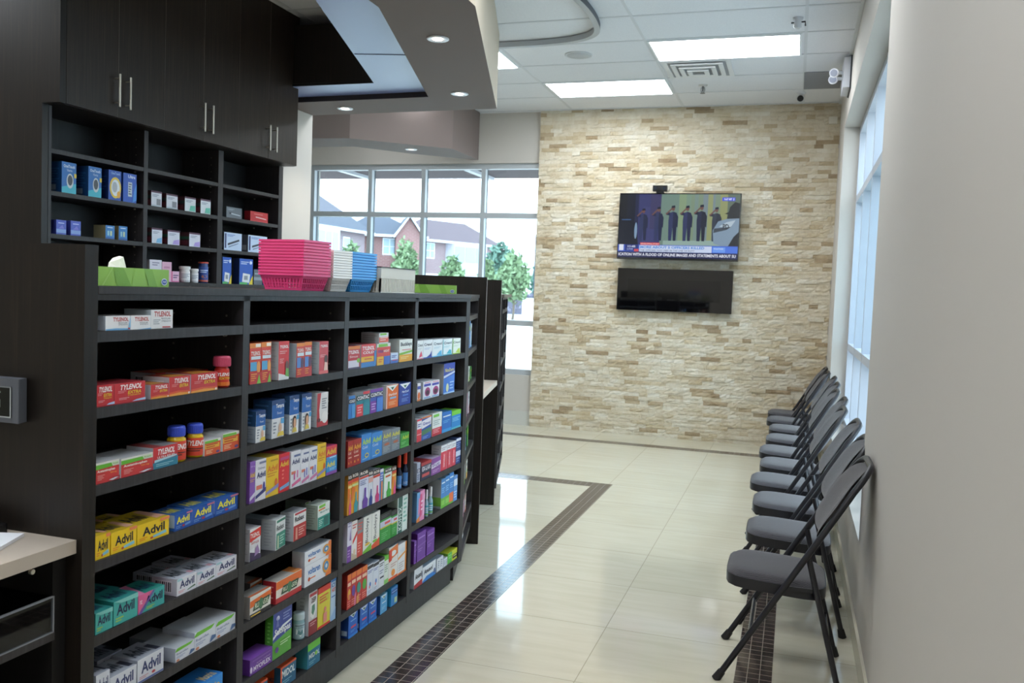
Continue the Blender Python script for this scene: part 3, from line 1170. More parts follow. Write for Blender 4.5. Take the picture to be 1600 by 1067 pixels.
mb = M()
mb.prism([(-1.90, 1.30), (-1.655, 1.49), (-1.70, 1.60), (-1.93, 1.52)], 0.8825, 0.8905, mat('#e8ebf2', 0.6))
tag(mb.build('paper_pad'), 'white notepad lying on the beige counter corner', 'notepad')
mb = M()
mb.tube([(-1.72, 1.50, 0.8906), (-1.72, 1.50, 0.894)], 0.006, mat('#3b3f52', 0.3), 12)
tag(mb.build('pen_cap'), 'small dark cap lying on the white notepad', 'cap')
t = thing('desk_phone', 'black phone base at the back of the beige counter', 'phone', (-1.86, 1.58, 0.8825))
mb = M()
mb.prism([(-0.15, -0.06), (0.09, -0.05), (0.10, 0.03), (-0.15, 0.035)], 0, 0.022, mat('#101013', 0.25))
bevel(mb.build('base', t), 0.004)
mb = M()
mb.tube([(-0.12, 0.0, 0.035), (0.05, 0.0, 0.031)], 0.014, mat('#0c0c0f', 0.3), 10)
mb.build('handset', t)

# second workstation between the two angled dividers
P0 = A0 + dd * 0.724
P1 = A0 + dd * 1.653
mb = M()
mb.prism([tuple(P0 + nn * 0.035), tuple(P1 + nn * 0.088), tuple(P1 - nn * 0.6), tuple(P0 - nn * 0.6)], 0.85, 0.882, mat('#c9beb0', 0.4))
tag(mb.build('work_counter'), 'beige laminate counter between the two far dividers', 'counter')
t = thing('under_counter_shelves', 'dark shelves with clear bins below the far beige counter', 'shelving', (P0.x, P0.y, 0), math.pi / 2 + DA)
L_ = 0.927
mb = M()
mb.box(0.002, 0.30, 0.0, L_, 0.318, 0.848, WOOD_IN)
mb.build('back_panel', t)
for z in (0.10, 0.33, 0.54):
    mb = M()
    mb.box(0.002, 0.01, z - 0.02, L_, 0.30, z, WOOD_SHELF)
    mb.build('shelf', t)
for z in (0.10, 0.33, 0.54):
    mb = M()
    mb.box(0.02, 0.012, z + 0.001, L_ - 0.02, 0.016, z + 0.11, ACR)
    mb.box(0.02, 0.0115, z + 0.107, L_ - 0.02, 0.0165, z + 0.111, mat('#7c8088', 0.2))
    mb.build('clear_bin', t)

# ------------------------------------------------------------ left wall cabinets
UX = -3.68
LXF = -3.796
UD = [3.708, 4.082, 4.461, 4.827, 5.201, 5.559, 5.94]
UZ0, UZ1 = 2.395, 3.40
for i in range(3):
    ya, yb = UD[2 * i], UD[2 * i + 2]
    t = thing('wall_cabinet', ['nearest dark wood wall cabinet with two tall doors', 'middle dark wood wall cabinet with two tall doors', 'dark wood wall cabinet furthest along, beside the soffit'][i], 'cabinet',
              (UX, ya, UZ0), math.pi / 2, 'dark double door wall cabinets')
    w = yb - ya
    mb = M()
    mb.box(0.0005, 0.02, 0, w - 0.0005, 0.60, UZ1 - UZ0 + 0.11, WOOD)
    mb.build('carcass', t)
    mid = UD[2 * i + 1] - ya
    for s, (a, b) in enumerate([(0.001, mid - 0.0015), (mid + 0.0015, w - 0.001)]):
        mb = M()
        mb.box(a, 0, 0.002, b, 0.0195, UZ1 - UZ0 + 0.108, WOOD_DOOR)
        mb.box(b - 0.0025, -0.0006, 0.003, b - 0.0004, 0.001, UZ1 - UZ0 + 0.107, mat('#6a625a', 0.4))  # highlight along the door edge drawn as a thin paler strip
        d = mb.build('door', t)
        bevel(d, 0.0012, 1)
        hx = b - 0.028 if s == 0 else a + 0.052
        mb = M()
        mb.tube([(hx, -0.035, 0.055), (hx, -0.035, 0.235)], 0.006, STEEL, 12)
        for zz in (0.078, 0.212):
            mb.tube([(hx, -0.035, zz), (hx, 0.0, zz)], 0.0045, STEEL, 8)
        mb.build('handle', d)

CZS = [2.17, 1.947, 1.72, 1.483, 1.25, 1.02]
t = shelf_unit('wall_shelves', 'dark open shelves below the tall wall cabinets', (LXF, 3.71, 0), math.pi / 2,
               [(0.02, 0.716), (0.751, 1.437), (1.49, 2.177)], 0.30, CZS, 0.80, 2.392, None, 0.02, None, 0.024, 0.035, True, 0.053)
mb = M()
mb.box(-5.6, 3.665, 0, LXF + 0.002, 3.705, ZC - 0.009, WOOD)
mb.box(LXF + 0.002, 3.665, UZ0, UX + 0.001, 3.705, ZC - 0.009, WOOD)
tag(mb.build('cabinet_end_panel'), 'large dark wood end panel at the upper left', 'panel')
# ------------------------------------------------------------ folding chairs
def grid_pad(mb, P, nu, nv, m):
    vs_, fs = [], []
    for j in range(nv + 1):
        for i in range(nu + 1):
            vs_.append(P(i / nu, j / nv))
    n1 = nu + 1
    for j in range(nv):
        for i in range(nu):
            fs.append((j * n1 + i, j * n1 + i + 1, (j + 1) * n1 + i + 1, (j + 1) * n1 + i))
    mb.add(vs_, fs, m, True)


def squircle(u, v, p=3.2):
    x, y = 2 * u - 1, 2 * v - 1
    L = max(abs(x), abs(y))
    if L < 1e-6:
        return 0.0, 0.0
    r = (abs(x) ** p + abs(y) ** p) ** (1 / p)
    return x * L / r, y * L / r


def front_line(z):
    return -0.222 + 0.522 * z / 0.88


def make_chair():
    t = thing('folding_chair', '', 'chair', (0, 0, 0))
    HW = 0.222
    for s in (-1, 1):
        mb = M()
        mb.tube([(front_line(0.012), s * HW, 0.012), (front_line(0.40), s * (HW - 0.004), 0.40)], 0.0125, BLACK_TUBE)
        lg = mb.build('leg', t)
        mb = M()
        mb.tube([(front_line(0.0) - 0.001, s * HW, 0.0), (front_line(0.035), s * HW, 0.035)], [0.018, 0.0155], mat('#141416', 0.6), 12)
        mb.build('foot_cap', lg)
    for s in (-1, 1):
        mb = M()
        mb.tube([(0.236, s * (HW - 0.012), 0.012), (0.20, s * (HW - 0.016), 0.15), (0.106, s * (HW - 0.024), 0.50), (0.098, s * (HW - 0.022), 0.535)], 0.0115, BLACK_TUBE)
        lg = mb.build('leg', t)
        mb = M()
        mb.tube([(0.239, s * (HW - 0.012), 0.0), (0.229, s * (HW - 0.012), 0.038)], [0.018, 0.0145], mat('#141416', 0.6), 12)
        mb.build('foot_cap', lg)
    mb = M()
    path = []
    w0 = HW - 0.004
    for s in (-1, 1):
        seg = [(front_line(0.385), s * w0, 0.385), (front_line(0.60), s * (w0 - 0.006), 0.60), (front_line(0.76), s * (w0 - 0.014), 0.76)]
        for q in range(7):
            a = math.pi / 2 * q / 6
            zz = 0.79 + 0.088 * math.sin(a)
            seg.append((front_line(zz) + 0.012 * q / 6, s * (w0 - 0.02 - 0.10 * (1 - math.cos(a))), zz))
        path += seg if s < 0 else list(reversed(seg))
    mb.tube(path, 0.0125, BLACK_TUBE, 12)
    mb.build('back_frame', t)
    mb = M()
    mb.tube([(front_line(0.2), -HW, 0.2), (front_line(0.2), HW, 0.2)], 0.008, mat('#3c3f4a', 0.25, 0.5))
    mb.tube([(0.19, -HW + 0.016, 0.18), (0.19, HW - 0.016, 0.18)], 0.008, mat('#3c3f4a', 0.25, 0.5))
    mb.build('cross_bar', t)
    for s in (-1, 1):
        mb = M()
        mb.box(0.02, s * (HW - 0.018) - 0.003, 0.388, 0.12, s * (HW - 0.018) + 0.003, 0.404, BLACK_TUBE)
        mb.build('side_link', t)
    cx, cy, hx, hy = -0.018, 0.0, 0.193, 0.198

    def zt(x):
        return 0.415 - 0.02 * (x - cx + hx) / (2 * hx)
    mb = M()
    n = 36
    ring = []
    for k in range(n):
        a = 2 * math.pi * k / n
        c_, s_ = math.cos(a), math.sin(a)
        r = (abs(c_) ** 5 + abs(s_) ** 5) ** (-1 / 5)
        ring.append((cx + hx * r * c_, cy + hy * r * s_))
    vs_ = [(x, y, zt(x) - 0.042) for x, y in ring] + [(x, y, zt(x)) for x, y in ring]
    fs = [(i, (i + 1) % n, n + (i + 1) % n, n + i) for i in range(n)]
    mb.add(vs_, fs, BLACK_TUBE, True)
    mb.add(vs_, [tuple(reversed(range(n))), tuple(range(n, 2 * n))], BLACK_TUBE)
    mb.build('seat_pan', t)
    mb = M()

    def top(u, v):
        x, y = squircle(u, v, 4.5)
        d = max(0.0, 1 - (abs(x) ** 4 + abs(y) ** 4))
        X = cx + x * (hx - 0.004)
        return (X, cy + y * (hy - 0.004), zt(X) + 0.0005 + 0.026 * d ** 0.45)
    grid_pad(mb, top, 22, 22, FABRIC)
    mb.build('seat', t)
    mb = M()
    zc, hz = 0.722, 0.146
    bw = HW - 0.022

    def back(u, v, sgn):
        y, zz = squircle(u, v, 3.0)
        d = max(0.0, 1 - (abs(y) ** 3.2 + abs(zz) ** 3.2))
        z_ = zc + hz * zz
        bow = 0.042 * (1 - y * y)
        wy = bw * (1 - 0.10 * max(0, zz) ** 2)
        return (front_line(z_) + bow - 0.022 + sgn * 0.024 * d ** 0.5, y * wy, z_)
    grid_pad(mb, lambda u, v: back(u, v, -1), 18, 18, FABRIC)
    grid_pad(mb, lambda u, v: back(1 - u, v, 1), 18, 18, FABRIC)
    mb.build('backrest', t)
    return t


def copy_tree(o, parent=None):
    c = o.copy()
    COL.objects.link(c)
    if parent is not None:
        c.parent = parent
        c.matrix_parent_inverse = o.matrix_parent_inverse
    for ch in list(o.children):
        copy_tree(ch, c)
    return c


chair0 = make_chair()
chairs = [(0.0, 3.735, 'closest to the camera, its legs fully in view'), (0.042, 4.39, 'second from the camera'), (0.044, 5.0, 'third from the camera'),
          (0.004, 5.58, 'fourth from the camera'), (0.038, 6.17, 'fifth from the camera'), (0.014, 6.72, 'sixth from the camera'),
          (0.042, 7.33, 'seventh from the camera'), (0.048, 7.93, 'eighth from the camera, third from the stone wall'), (0.012, 8.5, 'second from the stone wall'), (0.008, 9.05, 'nearest to the stone wall')]
for i, (dx, y, w) in enumerate(chairs):
    c = chair0 if i == 0 else copy_tree(chair0)
    c.location = (dx, y, 0)
    c['label'] = 'grey padded folding chair ' + w
    c['group'] = 'folding chairs lined up under the window'


# ------------------------------------------------------------ things standing on the island
def basket(color, a, b, h, label, group, loc, rot, first=None):
    if first is not None:
        o = first.copy()
        COL.objects.link(o)
        o.location = loc
        o.rotation_euler = (0, 0, rot)
        o['label'] = label
        return o
    m = mat(color, 0.35)
    mb = M()
    ta, tb = a * 0.80, b * 0.80
    hz = h - 0.006
    zs_ = [0.0, 0.008, 0.022, 0.026, 0.040, hz]
    th = 0.0022

    def hw(z):
        s = z / h
        return (ta + (a * 0.972 - ta) * s) / 2, (tb + (b * 0.972 - tb) * s) / 2
    # floor
    x0, y0 = hw(0)
    mb.box(-x0, -y0, 0, x0, y0, 0.002, m)

    def wall(axis, sg):
        n = 13
        for j in range(len(zs_) - 1):
            za, zb = zs_[j], zs_[j + 1]
            xa, ya = hw(za)
            xb, yb = hw(zb)
            La, Lb = (xa, xb) if axis == 'y' else (ya, yb)
            if j in (1, 3):
                cells = [(k / n, (k + 0.45) / n) for k in range(n)] + [(0.98, 1.0)]
            else:
                cells = [(0, 1)]
            for (p, q) in cells:
                pts = []
                for (L, z, oo) in ((La, za, None), (Lb, zb, None)):
                    pts.append((-L + 2 * L * p, -L + 2 * L * q, z))
                if axis == 'y':
                    A_ = [(pts[0][0], sg * ya, za), (pts[0][1], sg * ya, za), (pts[1][1], sg * yb, zb), (pts[1][0], sg * yb, zb)]
                    I_ = [(x, y - sg * th, z) for x, y, z in A_]
                else:
                    A_ = [(sg * xa, pts[0][0], za), (sg * xa, pts[0][1], za), (sg * xb, pts[1][1], zb), (sg * xb, pts[1][0], zb)]
                    I_ = [(x - sg * th, y, z) for x, y, z in A_]
                mb.add(A_ + I_, [(0, 1, 2, 3), (7, 6, 5, 4), (0, 4, 5, 1), (1, 5, 6, 2), (2, 6, 7, 3), (3, 7, 4, 0)], m)
    for sg in (-1, 1):
        wall('y', sg)
        wall('x', sg)
    ra, rb = a / 2, b / 2
    ia, ib = hw(hz)
    for (x0, y0, x1, y1) in ((-ra, -rb, ra, -ib + th), (-ra, ib - th, ra, rb), (-ra, -ib + th, -ia + th, ib - th), (ia - th, -ib + th, ra, ib - th)):
        mb.box(x0, y0, h - 0.0078, x1, y1, h, m)
    o = mb.build('storage_basket', None, loc, rot)
    return tag(o, label, 'basket', group)


def basket_stack(color, word, a, b, x, y, rot, n, pitch, h=0.058):
    first = None
    ords = ['bottom', 'second', 'third', 'fourth', 'fifth', 'sixth', 'seventh', 'eighth', 'ninth', 'tenth', 'eleventh', 'twelfth']
    for k in range(n):
        lab = 'small %s plastic basket, %s of the %s stack' % (word, 'topmost' if k == n - 1 else (ords[k] + (' from the bottom' if k else '')), word)
        o = basket(color, a, b, h, lab, word + ' baskets in one stack', (x, y, 1.4785 + k * pitch), rot, first)
        first = first or o


basket_stack('#ea4a88', 'pink', 0.20, 0.150, -1.700, 2.748, math.radians(-8), 12, 0.0106)
basket_stack('#f0efec', 'white', 0.20, 0.130, -1.690, 2.903, math.radians(-3), 11, 0.0094, 0.056)
basket_stack('#3ea4ee', 'blue', 0.20, 0.195, -1.690, 3.072, math.radians(-1), 10, 0.0106, 0.056)


def tissue_box(loc, rot, label, tissue):
    t = thing('tissue_box', label, 'tissue box', loc, rot, 'green tissue boxes on the island')
    mb = M()
    w, d, h = 0.252, 0.115, 0.046
    g = mat('#8cbe58', 0.5)
    mb.box(-w / 2, -d / 2, 0, w / 2, d / 2, h, g)
    prints(mb, 'p 0 0 .25 0 .12 1 0 1 #90c252;p .25 0 .45 0 .34 1 .2 1 #74a83f;p .45 0 .6 0 .66 1 .5 1 #8cbf52;p .7 0 .82 0 .74 1 .62 1 #79ad44;p .05 0 .07 0 .2 1 .19 1 #a4cf6c;e .92 .3 .045 .2 #dfe8f5;e .92 .3 .038 .15 #2f5fae;b 3-ply .895 .24 .945 .36 #eef3fb',
           (-w / 2, -d / 2, 0), (w, 0, 0), (0, 0, h))
    prints(mb, 'e .5 .5 .22 .16 #2c3a22', (-w / 2, -d / 2, h), (w, 0, 0), (0, d, 0))
    mb.build('carton', t)
    if tissue:
        mb = M()
        pts = [(-0.03, 0, 0), (-0.012, 0.012, 0), (0.02, 0.008, 0), (0.026, -0.008, 0), (0.0, -0.014, 0)]
        top_ = [(-0.022, 0.004, 0.012), (-0.002, 0.01, 0.024), (0.016, 0.006, 0.030), (0.017, -0.006, 0.028), (0.0, -0.008, 0.022)]
        mb.add([(x, y, h - 0.002) for x, y, _ in pts] + [(x, y, h + z) for x, y, z in top_], [(i, (i + 1) % 5, 5 + (i + 1) % 5, 5 + i) for i in range(5)] + [(5, 6, 7, 8, 9)], mat('#f2f1ec', 0.8))
        mb.build('tissue', t)


tissue_box((-1.643, 1.822, 1.4785), math.pi / 2, 'green tissue box with a white tissue sticking out', True)
tissue_box((-1.875, 4.42, 1.4785), math.radians(20), 'green tissue box in front of the far tall divider', False)

t = thing('file_organiser', 'cream slatted box with a dark top rim beside the blue baskets', 'organiser', (-1.655, 3.345, 1.4785), math.pi / 2)
w, d, h = 0.33, 0.16, 0.100
cm = mat('#d5d2c8', 0.5)
mb = M()
mb.box(-w / 2, -d / 2, 0.058, w / 2, d / 2, h, cm)
mb.box(-w / 2, -d / 2, 0, w / 2, d / 2, 0.004, cm)
mb.box(-w / 2 + 0.004, -d / 2 + 0.012, 0.004, w / 2 - 0.004, d / 2 - 0.012, 0.058, mat('#8d8778', 0.7))
mb.build('body', t)
mb = M()
for k in range(24):
    x = -w / 2 + w * k / 23.5
    mb.box(x, -d / 2, 0.004, x + 0.0075, -d / 2 + 0.01, 0.058, cm)
for k in range(12):
    y = -d / 2 + d * k / 11.6
    mb.box(-w / 2, y, 0.004, -w / 2 + 0.004, y + 0.0075, 0.058, cm)
    mb.box(w / 2 - 0.004, y, 0.004, w / 2, y + 0.0075, 0.058, cm)
mb.build('slats', t)
mb = M()
mb.box(-w / 2 - 0.002, -d / 2 - 0.002, h, w / 2 + 0.002, d / 2 + 0.002, h + 0.004, mat('#2a2220', 0.5))
mb.build('rim', t)

# ------------------------------------------------------------ printed designs
# base colour, side colour, top colour, front print, top print, side print
W, GY, DG = '#e4e7ec', '#b4bac2', '#8f96a0'
STY = {
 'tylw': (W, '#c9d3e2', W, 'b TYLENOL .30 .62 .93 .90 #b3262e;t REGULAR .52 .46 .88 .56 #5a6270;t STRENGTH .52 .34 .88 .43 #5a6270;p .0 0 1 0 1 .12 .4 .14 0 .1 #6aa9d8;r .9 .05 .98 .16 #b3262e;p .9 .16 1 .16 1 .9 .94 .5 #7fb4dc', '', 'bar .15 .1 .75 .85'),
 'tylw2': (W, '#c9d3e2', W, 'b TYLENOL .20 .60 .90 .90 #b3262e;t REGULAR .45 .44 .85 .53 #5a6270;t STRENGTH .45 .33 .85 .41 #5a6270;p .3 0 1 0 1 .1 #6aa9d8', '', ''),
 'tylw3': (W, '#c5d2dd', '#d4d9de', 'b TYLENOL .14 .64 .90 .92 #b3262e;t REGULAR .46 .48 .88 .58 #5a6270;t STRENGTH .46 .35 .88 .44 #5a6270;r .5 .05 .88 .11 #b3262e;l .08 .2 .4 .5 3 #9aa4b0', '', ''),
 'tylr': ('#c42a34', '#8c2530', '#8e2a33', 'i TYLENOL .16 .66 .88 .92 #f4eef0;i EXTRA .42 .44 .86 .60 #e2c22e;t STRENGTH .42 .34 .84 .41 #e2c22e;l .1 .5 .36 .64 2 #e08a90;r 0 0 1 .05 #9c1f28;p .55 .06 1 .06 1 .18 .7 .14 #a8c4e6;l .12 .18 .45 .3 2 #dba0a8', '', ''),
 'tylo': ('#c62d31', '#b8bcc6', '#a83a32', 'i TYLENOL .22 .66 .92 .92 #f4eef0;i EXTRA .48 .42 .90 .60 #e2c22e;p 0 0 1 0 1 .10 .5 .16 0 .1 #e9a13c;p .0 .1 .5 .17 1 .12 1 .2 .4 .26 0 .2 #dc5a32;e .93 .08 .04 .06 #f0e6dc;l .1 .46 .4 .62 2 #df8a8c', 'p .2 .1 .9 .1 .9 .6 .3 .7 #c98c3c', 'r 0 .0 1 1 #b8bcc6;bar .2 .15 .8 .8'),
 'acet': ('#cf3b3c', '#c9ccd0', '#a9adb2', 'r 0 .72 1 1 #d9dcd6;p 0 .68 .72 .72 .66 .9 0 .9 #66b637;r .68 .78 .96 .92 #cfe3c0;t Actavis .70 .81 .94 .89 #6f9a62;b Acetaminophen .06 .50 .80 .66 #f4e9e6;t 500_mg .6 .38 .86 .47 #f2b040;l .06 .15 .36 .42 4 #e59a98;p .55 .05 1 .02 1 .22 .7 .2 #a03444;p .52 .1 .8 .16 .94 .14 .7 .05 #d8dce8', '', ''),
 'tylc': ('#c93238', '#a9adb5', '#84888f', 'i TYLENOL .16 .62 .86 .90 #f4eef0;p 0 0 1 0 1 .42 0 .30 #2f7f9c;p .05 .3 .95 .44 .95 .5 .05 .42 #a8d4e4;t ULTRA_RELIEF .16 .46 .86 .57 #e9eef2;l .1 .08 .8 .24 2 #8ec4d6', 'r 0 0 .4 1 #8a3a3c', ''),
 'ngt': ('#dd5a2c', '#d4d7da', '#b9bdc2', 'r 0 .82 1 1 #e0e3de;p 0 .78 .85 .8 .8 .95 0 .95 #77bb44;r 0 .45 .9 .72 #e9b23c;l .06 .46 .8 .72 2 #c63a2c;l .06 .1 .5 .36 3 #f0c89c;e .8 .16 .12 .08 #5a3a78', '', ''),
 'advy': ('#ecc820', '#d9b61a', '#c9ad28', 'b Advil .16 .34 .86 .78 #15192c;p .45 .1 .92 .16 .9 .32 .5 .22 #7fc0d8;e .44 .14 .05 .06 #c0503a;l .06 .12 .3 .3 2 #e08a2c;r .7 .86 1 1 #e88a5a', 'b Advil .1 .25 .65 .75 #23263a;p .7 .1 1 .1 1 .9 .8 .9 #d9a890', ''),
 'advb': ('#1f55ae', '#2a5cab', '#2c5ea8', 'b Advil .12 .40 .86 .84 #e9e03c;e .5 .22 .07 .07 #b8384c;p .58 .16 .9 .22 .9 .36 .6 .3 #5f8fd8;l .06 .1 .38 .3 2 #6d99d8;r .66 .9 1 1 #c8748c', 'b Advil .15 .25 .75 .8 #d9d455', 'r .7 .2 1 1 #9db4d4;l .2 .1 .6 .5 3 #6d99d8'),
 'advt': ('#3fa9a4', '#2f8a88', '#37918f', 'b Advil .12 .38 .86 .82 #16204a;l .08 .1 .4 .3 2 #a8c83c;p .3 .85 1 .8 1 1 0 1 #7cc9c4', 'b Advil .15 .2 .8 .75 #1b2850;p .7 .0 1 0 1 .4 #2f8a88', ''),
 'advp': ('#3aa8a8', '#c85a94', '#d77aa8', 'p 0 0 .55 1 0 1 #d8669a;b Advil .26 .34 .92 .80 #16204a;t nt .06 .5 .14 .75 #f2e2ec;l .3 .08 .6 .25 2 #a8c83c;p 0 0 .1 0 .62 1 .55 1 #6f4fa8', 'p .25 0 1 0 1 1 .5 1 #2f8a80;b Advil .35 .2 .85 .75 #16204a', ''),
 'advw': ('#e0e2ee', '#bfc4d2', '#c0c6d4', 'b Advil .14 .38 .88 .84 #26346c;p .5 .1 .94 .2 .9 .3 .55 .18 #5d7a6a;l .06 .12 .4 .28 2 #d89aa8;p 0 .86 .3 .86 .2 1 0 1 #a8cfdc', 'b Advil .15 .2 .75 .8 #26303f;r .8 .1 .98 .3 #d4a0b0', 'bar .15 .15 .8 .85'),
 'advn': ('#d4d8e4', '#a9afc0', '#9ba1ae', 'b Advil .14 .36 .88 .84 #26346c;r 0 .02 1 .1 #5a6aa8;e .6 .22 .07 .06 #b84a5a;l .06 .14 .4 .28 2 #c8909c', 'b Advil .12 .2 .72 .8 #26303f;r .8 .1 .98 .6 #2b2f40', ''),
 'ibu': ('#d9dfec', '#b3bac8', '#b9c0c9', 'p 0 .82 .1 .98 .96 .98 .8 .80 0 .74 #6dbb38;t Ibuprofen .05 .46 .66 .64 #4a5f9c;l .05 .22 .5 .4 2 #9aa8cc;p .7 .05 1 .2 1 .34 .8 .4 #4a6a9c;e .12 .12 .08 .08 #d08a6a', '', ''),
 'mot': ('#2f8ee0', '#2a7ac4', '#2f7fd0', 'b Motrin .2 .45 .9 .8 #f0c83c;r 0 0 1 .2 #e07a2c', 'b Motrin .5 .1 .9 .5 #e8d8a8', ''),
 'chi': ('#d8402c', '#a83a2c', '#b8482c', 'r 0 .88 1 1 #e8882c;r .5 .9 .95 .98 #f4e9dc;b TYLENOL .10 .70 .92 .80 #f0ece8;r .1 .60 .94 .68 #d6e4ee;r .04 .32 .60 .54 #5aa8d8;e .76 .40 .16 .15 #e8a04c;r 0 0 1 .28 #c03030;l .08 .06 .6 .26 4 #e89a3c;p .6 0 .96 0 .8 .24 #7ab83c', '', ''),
 'inf': ('#d42f36', '#b4bac0', '#b84048', 'b TYLENOL .12 .82 .92 .90 #f4eef0;l .1 .66 .8 .76 2 #e8a0a0;l .1 .42 .5 .56 3 #e8a0a0;p 0 .0 1 0 1 .08 0 .18 #e0e4e8;e .78 .34 .16 .15 #6e3a34;p .62 .1 .98 .06 .95 .28 .7 .3 #6aa84c', '', 'l .2 .05 .9 .95 12 #a4abb2'),
 'inf2': ('#cf4a54', '#b4bac0', '#b84048', 'b TYLENOL .12 .82 .92 .90 #f4eef0;l .1 .5 .7 .6 2 #e8a0a0;e .74 .44 .18 .14 #4a2a2c;p .5 .1 .96 .08 .9 .34 .6 .36 #e8c4b8;r 0 0 1 .1 #e06a6a', '', 'l .2 .05 .9 .95 12 #a4abb2'),
 'chp': ('#d8402c', '#a8aeb6', '#b8482c', 'r 0 .90 1 1 #e8882c;b TYLENOL .10 .74 .92 .84 #f0ece8;r .1 .62 .94 .72 #d6e4ee;r .04 .28 .55 .58 #5a8ad0;e .74 .42 .2 .16 #5a3a58;r 0 0 1 .26 #c03030;l .08 .06 .6 .24 3 #e89a3c', '', 'l .2 .05 .9 .95 12 #a4abb2'),
 'tem': (W, '#9aa6b4', '#2a4f8a', 'r 0 .52 1 1 #1f5fae;r .0 .88 1 1 #1a3f78;b Tempra .30 .76 .95 .90 #eef1f6;t Fever .4 .62 .8 .69 #cfdcf0;r .72 .36 .98 .5 #5aa8dc;e .66 .26 .13 .12 #d8b49c;p .4 .04 .98 .04 .9 .16 .5 .14 #e0c84c;l .06 .1 .34 .44 4 #8a94a4', '', 'r 0 .52 1 1 #26466e;l .1 .56 .8 .9 3 #4a74ac;l .15 .06 .9 .46 5 #8a94a4'),
 'temf': (W, '#9aa6b4', '#2a4f8a', 'r 0 .50 1 1 #1f62b4;r .0 .9 1 1 #1a3f78;b Tempra .36 .80 .97 .92 #eef1f6;t Fever .4 .62 .85 .70 #cfdcf0;r .74 .36 .98 .48 #5aa8dc;e .50 .30 .20 .17 #2a1c1a;e .52 .27 .14 .14 #d9a888;p .26 .04 .76 .04 .66 .16 .36 .16 #d8c25c;l .04 .06 .22 .42 4 #8a94a4', '', 'r 0 .52 1 1 #26466e;l .1 .56 .8 .9 3 #4a74ac;l .15 .06 .9 .46 5 #8a94a4'),
 'wred': ('#e6e4e6', '#b4bac0', '#c8ccd0', 'p 0 0 .3 0 .2 .5 .34 1 0 1 #b8323c;r 0 0 1 .16 #c03a42;e .7 .26 .28 .18 #f0eeee;l .4 .5 .85 .84 5 #8a8f98;e .16 .2 .14 .06 #6e2a30', '', 'l .2 .05 .9 .95 12 #a4abb2'),
 'avpu': ('#8a5cb8', '#7a50a4', '#9a74c0', 'b Advil .05 .62 .95 .74 #e8c23c;l .05 .5 .9 .58 2 #d0a84c;p 0 .06 1 .16 1 .26 0 .14 #d8d4ec;t 100_mg .1 .86 .9 .91 #c8b4e0', '', ''),
 'avwh': ('#e6e6f0', '#c4c8d4', '#ccd0da', 't Childrens .2 .76 .9 .82 #5a6488;b Advil .12 .56 .94 .70 #20306c;r .08 .28 .62 .38 #e07a6a;e .8 .32 .1 .12 #4a4a9c;p 0 .06 1 .2 1 .30 0 .14 #3a3a7c;r .3 .90 .95 .95 #7a84a8', '', ''),
 'avye': ('#eac42c', '#d0ac28', '#dcc04c', 'b Advil .10 .62 .92 .78 #e07a2a;l .1 .48 .85 .6 2 #d08a2a;e .8 .30 .12 .12 #e0702c;p 0 .06 1 .18 1 .28 0 .14 #8a8ac0;r .3 .88 .9 .92 #c09a2c', '', ''),
 'avre': ('#dc2c38', '#b82a34', '#c84450', 'b Advil .12 .66 .9 .80 #e8c23c;l .3 .30 .5 .6 3 #f07a74;p .1 .06 1 .12 1 .22 .1 .14 #7aa8d8;r .1 .84 .9 .92 #c84880', '', ''),
 'avwp': ('#e4e6f0', '#c4c8d4', '#ccd0da', 'b Advil .12 .64 .90 .78 #20306c;r .3 .84 .95 .90 #6a78a4;r .05 .38 .48 .46 #e0806a;r .30 .22 .42 .40 #c84a9c;r .62 .26 .72 .46 #c84a9c;p .1 .04 1 .14 1 .24 .1 .12 #d86a9c', '', ''),
 'avwb': ('#e4e6f0', '#c4c8d4', '#ccd0da', 'b Advil .12 .62 .90 .76 #20306c;r .3 .86 .95 .91 #6a78a4;r .1 .36 .52 .44 #e0806a;r .40 .20 .50 .40 #4a5ab8;r .66 .24 .76 .46 #4a5ab8;p .1 .04 1 .14 1 .24 .1 .12 #c87aa8', '', ''),
 'avbl': ('#2f96d8', '#2a7ab4', '#d85a8c', 'b Advil .04 .5 .8 .86 #e8d84c;r 0 0 1 .2 #8a4aa8;l .3 .26 .9 .44 2 #a8d8f0', '', ''),
 'avpk': ('#d83a4c', '#a8304c', '#c8487c', 'b Advil .04 .36 .9 .8 #e8c83c;r 0 .0 1 .22 #4a9cd8;l .3 .04 .9 .2 1 #c8e4f4', '', ''),
 'tysn': (W, '#b4b4bc', '#b8b8c0', 'p 0 .6 1 .7 1 .98 0 .9 #d83a30;b TYLENOL .04 .72 .9 .86 #f2ecec;p 0 .36 .8 .44 .8 .56 0 .5 #dcdce4;t Sinus .1 .52 .8 .62 #b03038;p 0 0 1 0 1 .14 0 .30 #3c2a54;p .4 .12 .9 .2 .7 .46 .5 .36 #9a7ab0', '', 'l .15 .1 .9 .9 10 #a0a0aa'),
 'robg': ('#e2e6e8', '#a9afb6', '#b8bec4', 'r .1 .88 1 .96 #2a7a68;b Robax .1 .62 .86 .80 #55606a;r .0 .0 1 .54 #d4dcdc;r .06 .02 1 .54 #2c8a78;l .4 .1 .9 .44 4 #a4d4c8;p .14 .04 .3 .04 .28 .46 .16 .46 #c8d8b8', '', 'l .2 .1 .8 .9 8 #9aa0a8'),
 'robr': ('#e2e2e6', '#b4bac2', '#a8acb4', 'r .1 .90 1 .97 #b8303c;b Robax .1 .66 .84 .84 #3a3c48;r .0 .0 1 .54 #b82c30;l .4 .1 .9 .44 4 #e8b0a8;p .14 .04 .3 .04 .28 .46 .16 .46 #e0a090', '', 'l .2 .1 .8 .9 8 #9aa0a8'),
